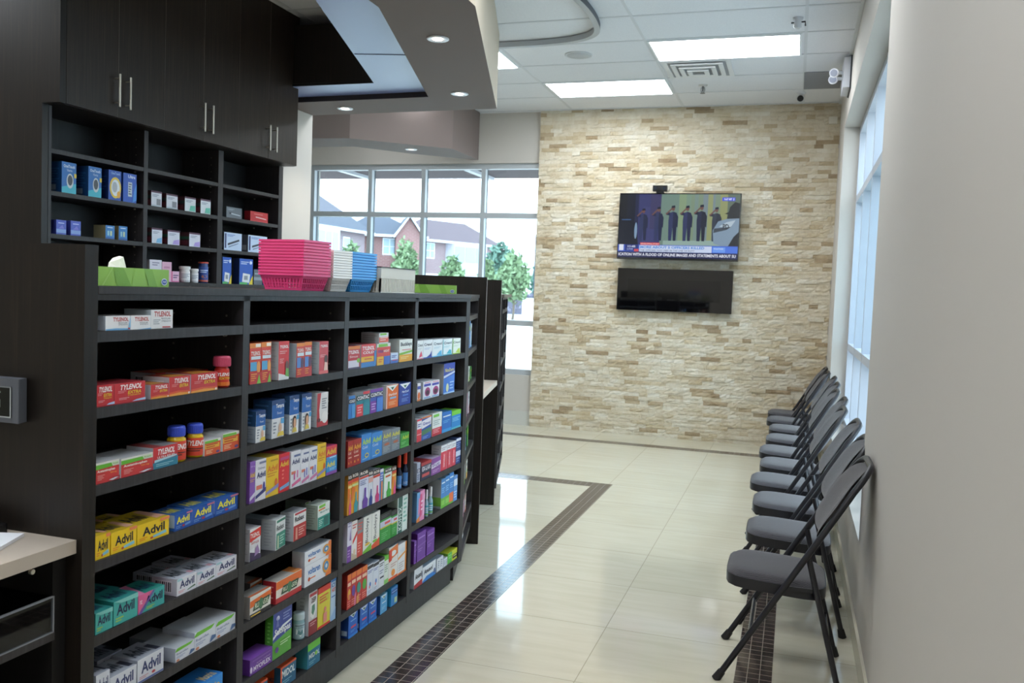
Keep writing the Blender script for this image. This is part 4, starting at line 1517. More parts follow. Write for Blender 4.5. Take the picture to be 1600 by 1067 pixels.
 'mbp': ('#e2eae8', '#9aa89c', '#b8c4bc', 'r .1 .86 .62 .97 #7cc83c;r .06 .76 .6 .82 #e8802c;t Muscle+Back .2 .64 .9 .72 #2a7a78;r .0 .0 1 .5 #2c9488;r .5 .06 .9 .44 #1f6a64;l .08 .1 .44 .4 4 #bfe4dc', '', 'l .2 .1 .8 .9 8 #889088'),
 'ruba': ('#e6e4e0', '#8e8a88', '#9a9a98', 'r 0 0 1 .20 #1c1c20;l .04 .04 .5 .16 1 #e0b83c;p 0 .5 1 .62 1 .9 0 .8 #e8702c;p .12 .30 .85 .34 .95 .70 .22 .66 #2c4a38;b RUB-A535 .22 .38 .86 .62 #d8e4c8;e .5 .5 .1 .26 #4a7a58', 'p 0 0 1 0 1 .2 0 .2 #c86a3c', ''),
 'rubr': ('#e6dcd6', '#b8303a', '#b8b4b0', 'r 0 0 1 .24 #c02c30;p 0 .62 1 .62 1 .98 0 .98 #e8702c;p .18 .32 .80 .32 .88 .68 .26 .68 #2c4a38;b RUB-A535 .26 .40 .80 .60 #d8e4c8;e .5 .5 .09 .24 #4a7a58;e .9 .5 .06 .1 #e8e4dc', 'r .7 0 1 1 #d88a4c', 'l .2 .2 .8 .8 5 #e09a9c'),
 'volt': ('#e4e8f2', '#b8bfcc', '#c0c6d0', 'b voltaren .12 .50 .58 .82 #3a78c0;l .12 .22 .4 .36 1 #e0805a;e .16 .3 .04 .1 #c8502c;p .78 0 1 0 1 1 .90 1 #e8782c;e .80 .52 .13 .34 #e8a03c;e .80 .52 .09 .22 #4a8ac0;e .80 .52 .04 .1 #dce8f0', '', ''),
 'myo': ('#6f3ba0', '#5c3088', '#7a4aa8', 'b MYOFLEX .16 .16 .92 .46 #e8e0f0;t pain_relief .3 .54 .9 .64 #c8b0dc;e .05 .34 .05 .2 #d8cce4;l .1 .74 .9 .9 1 #8a5cb4', '', ''),
 'salo': ('#5aa83c', '#4c9434', '#5ca040', 'p 0 .36 1 .46 1 1 0 .96 #3a4a9c;p .0 .42 .5 .58 1 .64 1 .68 .5 .64 0 .48 #e4ecf4;b Salonpas .08 .44 .92 .62 #f0f4f8;e .24 .84 .08 .05 #d8dcf0;p .14 .66 .3 .66 .22 .88 #6a78b8;l .5 .72 .9 .9 3 #8a98d0;e .2 .18 .09 .06 #5a3a88;l .36 .22 .9 .32 2 #c0e0b0', '', 'l .3 .1 .7 .8 9 #7cc060'),
 'deep': ('#d8d4d8', '#b0b4bc', '#b8bcc2', 'r .1 .9 .95 .97 #b8303c;b DEEP .3 .74 .82 .86 #3a2a30;p .16 .46 .5 .34 .86 .50 .86 .76 .16 .72 #e8ecec;p .3 .52 .5 .44 .7 .56 .66 .7 .34 .68 #5a8a78;r 0 .0 1 .34 #8c1f2a;l .14 .2 .86 .3 2 #d89aa0', '', 'l .3 .1 .7 .9 9 #989ca4'),
 'icyy': ('#ddd03c', '#c4b838', '#d0342c', 'r 0 .86 1 1 #d8382c;r .1 .6 .9 .78 #c8c43a;l .1 .6 .8 .8 3 #d84a2c;p 0 0 1 0 1 .06 0 .06 #d8382c;e .56 .42 .1 .06 #e08a7c;p .42 .1 .7 .1 .72 .34 .42 .34 #e08a7c', '', 'r 0 .86 1 1 #c8382c;l .1 .5 .8 .7 4 #a8a040'),
 'icyb': ('#bcd4ee', '#4a84c8', '#4a8ad0', 'b ICY .12 .80 .86 .90 #2a5aa8;b HOT .2 .68 .9 .78 #d8442c;r 0 .93 1 1 #3a7ac8;l .1 .54 .86 .6 1 #3a6ab0;p 0 0 1 0 1 .3 0 .1 #9cc0ea', '', ''),
 'mido': ('#1f5f84', '#c8562c', '#e0582a', 'b MIDOL .10 .46 .92 .80 #e0ecf0;r 0 .92 1 1 #e0582a;p 0 0 .08 0 .08 1 0 1 #e0582a;l .1 .14 .7 .34 2 #7ab0c8', '', 'b MIDOL .3 .3 .7 .5 #3a2c3c;r .6 0 1 1 #1f4a68'),
 'midg': ('#1f6f90', '#3a8a9c', '#6cc83c', 'r 0 .70 1 1 #6cc83c;b MIDOL .10 .36 .94 .56 #e0ecf0;e .66 .46 .1 .08 #8ccc4c;l .1 .1 .6 .26 2 #7ab0c8', '', ''),
 'ty1': ('#c02c38', '#b0b4bc', '#a85058', 'r 0 .86 1 1 #d8782c;b TYLENOL .03 .66 .90 .82 #f4eef0;t Sinus .1 .5 .8 .6 #f0d0d0;r 0 .06 .9 .38 #d4d0e0;r 0 0 1 .08 #3c2a54;e .84 .36 .14 .1 #7ab83c', '', ''),
 'ty2': ('#d43c40', '#b0b4bc', '#a85058', 'b TYLENOL .08 .74 .90 .92 #f4eef0;b COLD .12 .58 .86 .70 #f4eef0;r 0 .24 .86 .46 #e8b82c;r 0 0 1 .22 #3c84c8;r .88 0 1 .7 #3c84c8;l .2 .3 .7 .4 1 #c84a2c', '', ''),
 'ty3': ('#d8423a', '#c8ccd0', '#b4b8bc', 'r 0 .84 1 1 #d8dcd6;p .1 .84 .8 .86 .76 .98 .1 .98 #7cc03c;b COLD .05 .58 .45 .70 #3a4a9c;b NIGHT .48 .58 .9 .70 #f0e0d8;r .0 .0 .48 .4 #e8b82c;r .5 .0 .96 .4 #3a6ac0;l .1 .1 .4 .3 2 #d8502c', '', ''),
 'ty4': ('#d8dcdc', '#b8bcc0', '#c8ccd0', 'p .1 .78 .8 .8 .76 .96 .1 .96 #7cc03c;r 0 .1 1 .6 #e05a44;l .1 .2 .9 .6 2 #f0c8c0', '', 'l .1 .2 .9 .8 3 #a0a4a8'),
 'smb': ('#c4d4ee', '#8a94a4', '#c4ccd8', 'r 0 0 1 .35 #4a74c8;l .1 .5 .8 .8 2 #3a4a9c;r .2 .26 .9 .34 #d84a5a', '', ''),
 'buc': ('#e6eae6', '#b8bcb8', '#c8ccc8', 'b Buckleys .10 .66 .96 .88 #20283c;p 0 .30 1 .40 1 .5 0 .4 #7cb83c;r 0 0 1 .32 #e8a82c;l .2 .5 .9 .56 1 #d84a3c;l .1 .1 .7 .24 2 #f0d88c', '', ''),
 'colb': ('#2a7ac8', '#8a8e96', '#7a8290', 'r 0 .66 1 .86 #20222c;b COLD .1 .7 .95 .82 #f0f0f4;r .5 .0 1 .6 #4a98d8', '', ''),
 'colr': ('#2a8a98', '#b0b4ba', '#8a8e94', 'r 0 .88 .5 1 #7a8088;r .5 .88 1 1 #e04a54;r 0 .66 1 .86 #20222c;b CONTAC .06 .68 .95 .84 #f0f0f4;r 0 .0 .5 .5 #e0424c;l .08 .1 .42 .42 3 #f0b0b0;r .5 0 1 .56 #2f8c9c', '', ''),
 'colp': ('#3a5ab8', '#b0b4ba', '#8a8e94', 'r 0 .88 1 1 #7a3ca8;r 0 .66 1 .86 #20222c;b CONTAC .03 .68 .97 .84 #f0f0f4;r 0 .0 .46 .5 #7a34a8;r .5 0 1 .6 #4a84d8;l .08 .1 .42 .42 3 #c8a8e0', '', ''),
 'vico': ('#e87020', '#c0c2c4', '#c8cacc', 'p .04 .98 .5 .72 .96 .98 #eef0ee;p .36 .9 .64 .9 .5 .78 #2c6a4c;b DayQuil .2 .52 .84 .64 #f4ece4;r .3 .40 .8 .48 #8ab8e0;l .2 .12 .8 .3 3 #f4b884;r 0 0 .05 1 #e8e8e8', '', 'l .2 .1 .8 .9 8 #9aa0a8'),
 'vicb': ('#1c3c9c', '#2a3c7c', '#24407c', 'p .04 .98 .5 .72 .96 .98 #eef0ee;p .36 .9 .64 .9 .5 .78 #2c6a4c;b NyQuil .24 .54 .8 .66 #dce4f4;r .3 .42 .76 .48 #5a8ad8;l .2 .14 .8 .32 3 #7a98d8', '', ''),
 'csr': ('#a82420', '#8a2420', '#8a3a34', 'b Advil .08 .62 .94 .82 #e8a82c;t Cold .08 .48 .6 .58 #f0e0d8;l .1 .3 .7 .4 1 #e8b8a8;e .2 .16 .06 .05 #e8a82c;e .6 .18 .1 .05 #e07a2c', '', ''),
 'csb': ('#3a8ad8', '#2a6ab0', '#4a8ac8', 'b Advil .10 .62 .90 .84 #b8d848;t Cold .1 .48 .6 .58 #dceaf4;e .55 .22 .2 .09 #d8c84c;e .55 .22 .14 .05 #3a6ab0;l .1 .06 .5 .14 1 #8ac0ec', '', ''),
 'csg': ('#7a8490', '#6a727c', '#8a929c', 'b Advil .08 .68 .94 .88 #dcd43c;t Cold .1 .56 .6 .64 #b8d8ec;e .5 .42 .3 .06 #b8684c;l .1 .08 .9 .34 4 #a4acb4', '', ''),
 'csn': ('#3a9a3c', '#2c7a30', '#3c8a40', 'b Advil .2 .56 .94 .84 #c8d83c;r 0 .0 1 .14 #5cb058;l .1 .2 .6 .4 2 #8ad084', '', ''),
 'robo': ('#e8a02c', '#b88838', '#3a3438', 'r 0 .84 1 1 #2a2024;b ROB .1 .88 .9 .96 #f0e8e0;r 0 .76 1 .84 #d8482c;p .4 0 .9 0 .95 .22 .75 .3 .72 .5 .56 .5 .54 .3 .36 .2 #e0508c;p 0 .3 .5 .6 0 .7 #ec7a24;r 0 .66 .9 .72 #f0d890', '', ''),
 'robt': ('#e8a02c', '#b88838', '#3a3438', 'r 0 .84 1 1 #2a2024;b ROB .1 .88 .9 .96 #f0e8e0;r 0 .76 1 .84 #d8482c;p .4 0 .9 0 .95 .22 .75 .3 .72 .5 .56 .5 .54 .3 .36 .2 #2c98a8;p 0 .3 .5 .6 0 .7 #ec7a24;r 0 .66 .9 .72 #c8d890', '', ''),
 'robp': ('#d8dcf0', '#b0b4c8', '#b8bcc8', 'r 0 .84 1 1 #2a2024;b ROB .1 .88 .9 .96 #f0e8e0;r 0 .78 1 .83 #d8482c;l .1 .6 .8 .74 3 #8a90b8;p .4 0 .9 0 .95 .2 .75 .28 .72 .52 .56 .52 .54 .28 .36 .2 #6a3ca8', '', ''),
 'robn': ('#dce0ec', '#b0b4c8', '#b8bcc8', 'r 0 .84 1 1 #2a2024;b RB .1 .88 .9 .96 #f0e8e0;r 0 .66 1 .8 #e0a8a0;p .2 0 .9 0 .95 .2 .75 .28 .72 .46 .5 .46 .48 .28 .2 .2 #2a3c8c', '', ''),
 'robm': ('#e4dce8', '#b0b4c8', '#b8bcc8', 'r 0 .84 1 1 #2a2024;b ROB .1 .88 .9 .96 #f0e8e0;r 0 .76 1 .83 #d8482c;p .4 0 .9 0 .95 .2 .75 .28 .72 .5 .56 .5 .54 .28 .36 .2 #c8307c', '', ''),
 'robk': ('#5a7ac8', '#5a6a9c', '#5a6a9c', 'r 0 .9 1 1 #dcdce4;r .4 0 .8 .6 #e8903c;l .1 .6 .9 .84 3 #c8d0e8', '', ''),
 'robe': ('#e4ece8', '#8a9a8c', '#5cb03c', 'r 0 .84 1 1 #20242a;b ROB .2 .88 .9 .96 #f0e8e0;r 0 .0 .06 1 #6cc03c;p .4 0 .9 0 .95 .2 .75 .28 .72 .52 .56 .52 .54 .28 .36 .2 #3cae3c;r .2 .7 .8 .76 #d8602c', '', ''),
 'wpu': ('#e0dcf0', '#b8b4c8', '#b8b4c0', 'r 0 0 1 .38 #7a3ca8;p .5 .5 .9 .5 .7 .78 #7a5ca0;l .1 .8 .9 .94 2 #a8a0c8;l .1 .1 .7 .3 3 #b894d8', '', ''),
 'wrd': ('#e8e4e6', '#b8b4b8', '#b8b4b0', 'p .2 .4 1 .6 1 .72 .2 .5 #d83c3c;l .1 .78 .9 .92 2 #d86a6a;p 0 0 1 0 1 .08 0 .2 #c8b8a0;e .5 .2 .2 .08 #e0ccb0', '', ''),
 'grd': ('#d8483c', '#8a8688', '#4a4448', 'r 0 .62 1 1 #8a868c;l .1 .68 .9 .92 3 #d85a4c;l .1 .1 .7 .4 4 #eca498', '', ''),
 'bukg': ('#e8e8e4', '#b0b4b0', '#d4d4d0', 'n Buckleys .26 .26 .66 .94 #20283c;p 0 0 1 0 1 .20 0 .06 #7cc03c;e .5 .22 .3 .04 #e0b83c', '', ''),
 'buko': ('#e8e8e4', '#b0b4b0', '#d4d4d0', 'n Buckleys .26 .26 .66 .94 #20283c;p 0 0 1 0 1 .24 0 .10 #e0502c;e .4 .2 .3 .04 #7cc03c', '', ''),
 'gbk': ('#2c9a3c', '#20702c', '#1c1c20', 'r 0 .80 1 1 #1c1f22;l .1 .84 .8 .94 2 #4a5058;r 0 .54 1 .74 #c8cce0;r .4 .6 .9 .68 #e04a5c;r .0 .5 1 .54 #d8c83c;l .1 .1 .7 .36 4 #6cc078', '', ''),
 'kon': ('#e0ece8', '#a8b8b0', '#c4ccc8', 'r .06 .0 .46 1 #1f5c54;n KOFFEX .10 .08 .42 .7 #e0f0ec;l .56 .2 .9 .9 6 #8ac0b4', '', ''),
 'kids': ('#cc342c', '#8a2420', '#8a2c28', 'r .1 .82 1 1 #e8782c;r .1 .66 .9 .76 #f0c8b0;e .5 .42 .36 .16 #e8b43c;l .1 .04 .9 .24 3 #e88a7c;r .3 .3 .8 .42 #e07a5c', '', ''),
 'kidp': ('#c8342c', '#8a2420', '#8a2c28', 'r .1 .84 1 1 #e8782c;r .1 .68 .9 .78 #f0c8b0;e .5 .46 .36 .16 #6a3ca0;l .1 .04 .9 .24 3 #e88a7c;p .6 0 1 0 1 .4 .7 .3 #e07aa0', '', ''),
 'kidt': ('#c8342c', '#8a2420', '#8a2c28', 'r .1 .84 1 1 #e8782c;r .1 .68 .9 .78 #f0c8b0;e .5 .46 .36 .16 #2c8a7c;l .1 .04 .9 .24 3 #e88a7c;p .1 0 .5 0 .5 .3 .1 .2 #e0a05c', '', ''),
 'kidg': ('#c8342c', '#8a2420', '#8a2c28', 'r .1 .84 1 1 #e8782c;r .1 .68 .9 .78 #f0c8b0;e .5 .46 .36 .16 #4ca83c;l .1 .04 .9 .24 3 #e88a7c', '', ''),
 'wsy': ('#dce2f0', '#98a0b0', '#98a4b4', 'r 0 .86 1 .97 #2a2c38;l .1 .70 .9 .8 2 #5a6ab0;e .5 .34 .14 .08 #4a7ac8;e .4 .26 .08 .05 #d84a4c;l .1 .06 .7 .16 2 #a8b0c8', '', ''),
 'wsk': ('#e0e4ec', '#98a0b0', '#2c2c34', 'r 0 .9 1 1 #1c1c24;l .1 .70 .9 .84 2 #3a4050;r .2 .3 .9 .36 #2a3044;l .1 .44 .8 .6 2 #8a94b0', '', ''),
 'wsg': ('#e4ecE4'.lower(), '#98a898', '#6cc03c', 'r 0 .84 1 1 #6cc03c;l .1 .4 .9 .7 4 #8a9890;r .0 .0 1 .16 #8acc6c', '', ''),
 'oran': ('#e8e4e0', '#b0b0b4', '#b8b8bc', 'p 0 .6 1 .7 1 1 0 .92 #e8782c;e .5 .78 .3 .08 #eef0f0;r 0 0 1 .08 #e8602c;e .5 .2 .2 .1 #e8903c;p 0 .56 .3 .6 .3 .92 0 .9 #d83c24;l .2 .36 .9 .5 2 #c8a8a0', '', ''),
 'orw': ('#e8e8ea', '#b0b0b4', '#c4c4c8', 'r .84 0 1 1 #e8903c;e .5 .78 .3 .07 #dce4ec;p 0 .5 1 .66 1 .72 0 .58 #e8a04c;l .1 .1 .7 .4 4 #c0b8b8;r 0 0 1 .06 #e8782c', '', ''),
 'vic': ('#1c66c8', '#1a3f88', '#2250a0', 'p .08 .96 .5 .76 .92 .96 #e4ecf4;p .34 .9 .66 .9 .5 .8 #2c6a4c;l .2 .6 .8 .7 1 #8ab8e8;r .24 .36 .8 .44 #d84a6c;r 0 0 1 .1 #2a84dc;l .2 .18 .7 .28 2 #6aa8e8', '', 'r .5 .1 .9 .3 #a8c0dc'),
 'vil': ('#5aa8dc', '#2c5ca8', '#8ac0d8', 'p .08 .96 .5 .76 .92 .96 #e4ecf4;p .34 .9 .66 .9 .5 .8 #2c6a4c;l .2 .5 .8 .62 1 #dceaf4;l .2 .2 .7 .36 2 #a8d4ec', '', ''),
 'vil2': ('#2c84cc', '#2a9cd0', '#3a98d0', 'r 0 .64 1 .86 #1c4a98;l .1 .68 .9 .8 1 #8ab8e8;r .5 .1 .9 .4 #b8d0a0', '', ''),
 'crer': ('#e8ecee', '#c0c4c8', '#ccd0d4', 'b Cresol .1 .68 .92 .84 #6a6e78;p .3 .08 .9 .14 .7 .44 .5 .3 #d84a6c;l .1 .5 .8 .6 2 #c8ccd4;r 0 0 1 .05 #d87a90', '', ''),
 'creb': ('#e8ecf0', '#c0c4c8', '#ccd0d4', 'b Cresol .1 .68 .92 .84 #4a5060;p .4 .06 .94 .04 .9 .4 .76 .2 #2a3ca0;l .1 .46 .8 .58 2 #b8c4dc;r 0 0 1 .06 #3a5ab8', '', ''),
 'crec': ('#e4ecf0', '#c0c4c8', '#ccd0d4', 'b Cresol .1 .68 .92 .84 #4a5868;p .4 .1 .94 .06 .9 .36 .7 .3 #5ab8e0;l .1 .46 .8 .58 2 #b8d0dc;r 0 0 1 .06 #5ab8e0', '', ''),
 'crea': ('#e4eef0', '#c0c4c8', '#ccd0d4', 'b Cresol .1 .68 .92 .84 #3a5a6c;p .4 .1 .94 .06 .9 .3 .7 .34 #4ab8cc;l .1 .46 .8 .58 2 #b0d4dc;r 0 0 1 .06 #3aa8c0;r 0 0 .05 1 #5ac0d0', '', ''),
 'crey': ('#e8f0e8', '#c0c4c8', '#ccd0d4', 'b Cresol .1 .68 .92 .84 #4a6058;p .4 .1 .94 .06 .9 .36 .7 .34 #c0d84c;l .1 .46 .8 .58 2 #c4d8c0;r 0 0 1 .06 #a8cc3c;r 0 0 .06 1 #8ac868', '', ''),
 'nic1': ('#e4e0e4', '#b0b4bc', '#c8ccd4', 'r 0 .66 1 .84 #3a4aa8;e .5 .3 .4 .2 #e0702c;r 0 0 1 .1 #e08a4c', '', ''),
 'nic2': ('#e8e8f0', '#b0b4bc', '#c8ccd4', 'r .1 .72 .95 .86 #3a3aa8;l .15 .88 .9 .96 1 #d85a7c;e .55 .40 .34 .26 #a83c7c;e .55 .36 .22 .14 #4a2a3c;r .1 .04 .9 .12 #8ab0d8', '', ''),
 'nicd': ('#3c78d0', '#a8acb2', '#5a74b0', 'p 0 .5 1 .62 1 1 0 1 #2a44a8;p 0 .52 1 .66 1 .72 0 .6 #c8d4e8;b NicoDerm .1 .72 .9 .84 #d8cc7c;e .34 .2 .12 .14 #d8dcb0;l .54 .1 .9 .4 3 #a8c8ec;r 0 0 1 .05 #a8ccf0', '', ''),
 'gr1': ('#d83444', '#b0b4bc', '#c8ccd4', 'r 0 .56 1 .92 #e8e4ec;l .1 .62 .9 .8 2 #3a4a9c;r 0 .3 1 .34 #f0b0b8', '', ''),
 'gr2': ('#2a54a8', '#b0b4bc', '#c8ccd4', 'p 0 .5 1 .62 1 .94 0 .84 #e8e4ec;b Gravol .1 .64 .9 .78 #4a4aa0;p 0 .2 1 .3 1 .5 0 .42 #4a7a58;r 0 .94 1 1 #e0802c;l .1 .04 .7 .16 2 #8aa8dc', '', ''),
 'gr3': ('#e4e8e4', '#a8b0ac', '#c4ccc8', 'r .1 .82 .7 .94 #7cc84c;r 0 .0 1 .34 #c83040;l .1 .1 .8 .3 3 #f0a8b0;l .1 .44 .8 .7 3 #a8b4b4', '', 'l .1 .1 .9 .9 8 #98a09c'),
 'gr4': ('#1c6cc0', '#2a5a9c', '#4a88c0', 'l .1 .7 .9 .84 1 #d8e8f4;l .1 .44 .8 .6 2 #6aacdc;r 0 0 1 .16 #3a98d8', '', ''),
 'gr5': ('#2484c8', '#2a6a9c', '#7cc83c', 'r 0 .76 1 1 #78cc38;l .1 .4 .9 .64 3 #8ac8e8;r 0 0 1 .1 #5cb8c8', '', ''),
 'ec1': ('#a8b0c4', '#98a0b0', '#b0b8c4', 'r 0 .5 1 .7 #2a3460;b EX .2 .53 .9 .67 #e4e4ec;l .1 .1 .8 .4 3 #5a6488', '', ''),
 'ec2': ('#252a48', '#3a3040', '#9a3438', 'r 0 .82 1 1 #b03038;b EX-LAX .1 .5 .92 .76 #e0dce4;r .1 .16 .8 .34 #c84a4c', '', ''),
 'ec3': ('#8a4a9c', '#a088a8', '#b8a8c4', 'p 0 .4 1 .5 1 .74 0 .66 #dcd4e4;b EX-LAX .1 .5 .9 .68 #4a3a80;l .1 .1 .8 .3 2 #c8a0d0', '', ''),
 'ec4': ('#d83c50', '#c8ccd0', '#b8bcc4', 'r 0 .74 1 1 #e4e4e8;l .1 .78 .9 .92 2 #a8a0a8;r .3 .1 .7 .66 #e86a78;n Senokot .4 .14 .62 .62 #f0e0e4', '', 'l .2 .1 .8 .9 8 #a8acb4'),
 'ec5': ('#2a4484', '#4a5a8c', '#5a6a9c', 'r 0 .3 1 .5 #c8d4e8;l .1 .6 .9 .84 3 #8aa0d0;r 0 .9 1 1 #dce0ec;l .1 .06 .8 .24 2 #8aa0d0', '', ''),
 'be1': ('#6aa8e0', '#5a84b0', '#88a8c8', 'p 0 0 1 0 1 .2 0 .1 #e88a3c;p .4 .2 1 .3 1 .8 .6 .8 #e08cb8', '', ''),
 'be2': ('#e08cb8', '#c070a0', '#d890b8', 'p 0 .1 .4 .2 .4 .9 0 .9 #d8447c;p .6 .1 1 .2 1 .9 .7 .8 #eeb8d4;l .2 .3 .6 .7 3 #f4dcea', '', ''),
 'mi1': ('#3a84c8', '#a8b0b8', '#7aa4c8', 'r 0 0 1 .34 #6cb83c;l .1 .8 .9 .9 1 #dcecf8;l .1 .5 .9 .7 3 #8ac0ec;r .1 .1 .9 .26 #8ccc5c', '', 'r 0 .08 1 .38 #7cb84c'),
 'mi2': ('#3a84d0', '#4a84b8', '#5a94c8', 'r 0 .04 1 .36 #e8703c;l .1 .8 .9 .9 1 #dcecf8;l .1 .5 .9 .7 3 #8ac0ec;r 0 0 1 .06 #6cb83c', '', ''),
 'mi3': ('#5a94d8', '#4a84b8', '#9ab8d8', 'r 0 .6 1 .86 #d8e4f4;l .1 .1 .9 .4 3 #c8dcf4', '', ''),
 'pur': ('#6c2f9c', '#542478', '#7a4aa4', 'l .14 .74 .86 .86 1 #a880cc;l .14 .3 .6 .44 2 #9c70c4;r 0 0 1 .05 #8a50b4;p 0 .5 1 .56 1 .6 0 .56 #8450b0', '', ''),
 'anr': ('#e4e8ee', '#a8b4c4', '#a8b8c8', 'p 0 0 1 0 1 .30 0 .20 #b83038;b Anusol .1 .46 .86 .74 #2a3040;e .94 .5 .05 .2 #3a4a6c', '', ''),
 'anb': ('#e4e8ee', '#a8b4c4', '#a8b8c8', 'p 0 0 1 0 1 .28 .3 .30 0 .1 #3a84d0;b Anusol .1 .50 .74 .80 #2a3040;e .9 .3 .07 .18 #4a5a8c', '', ''),
 'anw': ('#dce0e6', '#a8b0bc', '#b0b8c4', 'l .2 .2 .4 .8 4 #5a6a8c;l .6 .2 .86 .8 4 #5a6a8c', '', ''),
 'yel': ('#d8dc3c', '#8ac048', '#c8cc38', 'r 0 0 .44 1 #58b848;l .1 .4 .4 .8 2 #a8e08c;r .5 .2 .98 .56 #20242c;l .56 .3 .9 .5 1 #e4e8a0', '', ''),
 'one': ('#1f6cb8', '#143c6c', '#1c4c84', 'p 0 0 1 0 1 .34 0 .18 #3cb4c8;b OneTouch .12 .82 .9 .92 #c8dcf0;t Verio .34 .70 .72 .78 #c8dcf0;e .56 .40 .24 .24 #c8d0d4;e .56 .42 .17 .17 #3c444c;r .84 .52 1 .66 #e0c43c', '', 'l .1 .3 .8 .8 6 #2c5c90;r .1 .08 .6 .26 #8a9cac'),
 'ony': ('#1f54b0', '#142c60', '#1c4484', 't OneTouch .2 .86 .9 .95 #a8c8f0;e .54 .42 .46 .36 #e8c848;e .54 .42 .34 .28 #e8ecf0;e .48 .44 .2 .18 #b4b8bc;e .8 .2 .14 .12 #e8a83c', '', 'l .1 .3 .8 .8 6 #2c5c90'),
 'onb': ('#2a5cc0', '#1c3c90', '#2a54a8', 'b Ultra .36 .84 .9 .95 #d8e4f8;r .36 .2 .66 .7 #c4d0dc;l .4 .24 .62 .66 5 #4a5868;p .7 0 1 .1 1 .7 .8 .4 #4a94e0', '', ''),
 'strv': ('#5464c8', '#343c8c', '#4450a0', 'r 0 .1 1 .36 #8aa8e0;l .2 .7 .8 .84 1 #c0c8f0;p .2 .4 .8 .4 .6 .66 #7c7cd8', '', ''),
 'strb': ('#3c84c8', '#7a7458', '#3c7cb8', 'l .2 .76 .8 .9 1 #d0e4f4;r .2 .24 .4 .6 #9cd0dc;r .5 .24 .7 .6 #c8d8b0;r 0 0 1 .12 #2c64b0', '', ''),
 'ndl': ('#dcdce4', '#4c2c34', '#54304c', 'r 0 .88 1 1 #54304c;l .1 .6 .7 .78 2 #8c94a8;r .5 .1 .9 .5 #8a8c94;r 0 0 1 .1 #c0c8d0', '', 'r 0 .5 1 .7 #3c4c48;r .1 .1 .9 .4 #7c3c48'),
 'ndg': ('#dce0e4', '#4c2c34', '#54304c', 'r 0 .88 1 1 #54304c;l .1 .6 .7 .78 2 #8c94a8;p .4 .04 .96 .04 .96 .44 .5 .4 #68c0a8', '', 'r 0 .5 1 .7 #3c4c48;r .1 .1 .9 .4 #7c3c48'),
 'ndb': ('#d8dce8', '#4c2c34', '#54304c', 'r 0 .88 1 1 #54304c;l .1 .6 .7 .78 2 #8c94a8;p .4 .04 .96 .04 .96 .4 .5 .3 #7cb8e0', '', 'r 0 .5 1 .7 #3c4c48;r .1 .1 .9 .4 #7c3c48'),
 'ndv': ('#dcdce8', '#4c2c34', '#54304c', 'r 0 .88 1 1 #54304c;l .1 .6 .7 .78 2 #8c94a8;p .4 .04 .96 .04 .96 .4 .5 .3 #b49cdc', '', 'r 0 .5 1 .7 #2c5c48;r .1 .1 .9 .4 #7c3c48'),
 'mask': ('#dcd8e4', '#a8a4b0', '#c8c4cc', 'l .2 .7 .8 .9 2 #8a84a0;e .35 .4 .12 .14 #a098ac;e .66 .4 .12 .14 #a098ac;l .2 .08 .8 .2 1 #a098ac', '', ''),
 'pinkl': ('#e0b0c8', '#b88ca0', '#e0b8cc', 'l .2 .2 .8 .8 3 #c88cac', '', ''),
 'pinkd': ('#e0b4cc', '#d83c84', '#e4bcd0', 'l .2 .3 .9 .7 2 #5a4c74;r 0 0 .1 1 #d83c84;r 0 0 1 .1 #d870a0', '', ''),
 'peng': ('#6c747c', '#50585c', '#5c6468', 'p .2 .36 .9 .26 .9 .34 .2 .46 #c8d0d8;r .18 .34 .3 .5 #343c44;l .1 .66 .5 .84 2 #a4acb4', '', ''),
 'penr': ('#c0242c', '#8c1c24', '#a8242c', 'p .3 .40 .9 .30 .9 .38 .3 .5 #e8c8c8;l .2 .66 .7 .8 1 #e08c8c;r 0 0 1 .08 #d8484c', '', ''),
 'penw': ('#c4d4ec', '#585c68', '#a8b4c8', 'r .04 .1 .12 .94 #1c2c64;p .2 .26 .86 .56 .84 .66 .2 .38 #343c4c;p .24 .14 .8 .4 .8 .44 .24 .2 #6c7c9c;l .16 .76 .6 .9 2 #5c7cc0', '', 'r .3 .1 .8 .4 #a8acb4'),
 'bpm': ('#2c5cb8', '#1c2c58', '#2c4c98', 'l .1 .76 .7 .9 2 #c8d8f0;e .84 .86 .1 .07 #dce4f0;p .2 .1 .74 .06 .8 .40 .26 .44 #dce0e4;r .34 .18 .62 .34 #8c949c;p .7 0 1 0 1 .36 #e0c83c;r 0 0 .6 .08 #58b068', '', ''),
 'gry': ('#5c6470', '#3c4048', '#5c6470', 'r 0 .3 1 .5 #8c98a4;l .1 .6 .8 .8 1 #9ca8b4', '', ''),
 'onb2': ('#2c4cb0', '#1c2c68', '#3454b0', 'r .4 .1 .9 .6 #d4d8ec;r .5 .2 .8 .5 #8c94b8;l .1 .74 .8 .9 1 #b8c4ec', '', ''),
}


ORD = ['first', 'second', 'third', 'fourth', 'fifth', 'sixth', 'seventh', 'eighth', 'ninth', 'tenth', 'eleventh', 'twelfth']
BAY = {1: 'nearest bay', 2: 'second bay', 3: 'third bay', 4: 'fourth bay', 5: 'angled bay', 6: 'far bay', 11: 'left wall bay', 12: 'middle wall bay', 13: 'right wall bay'}


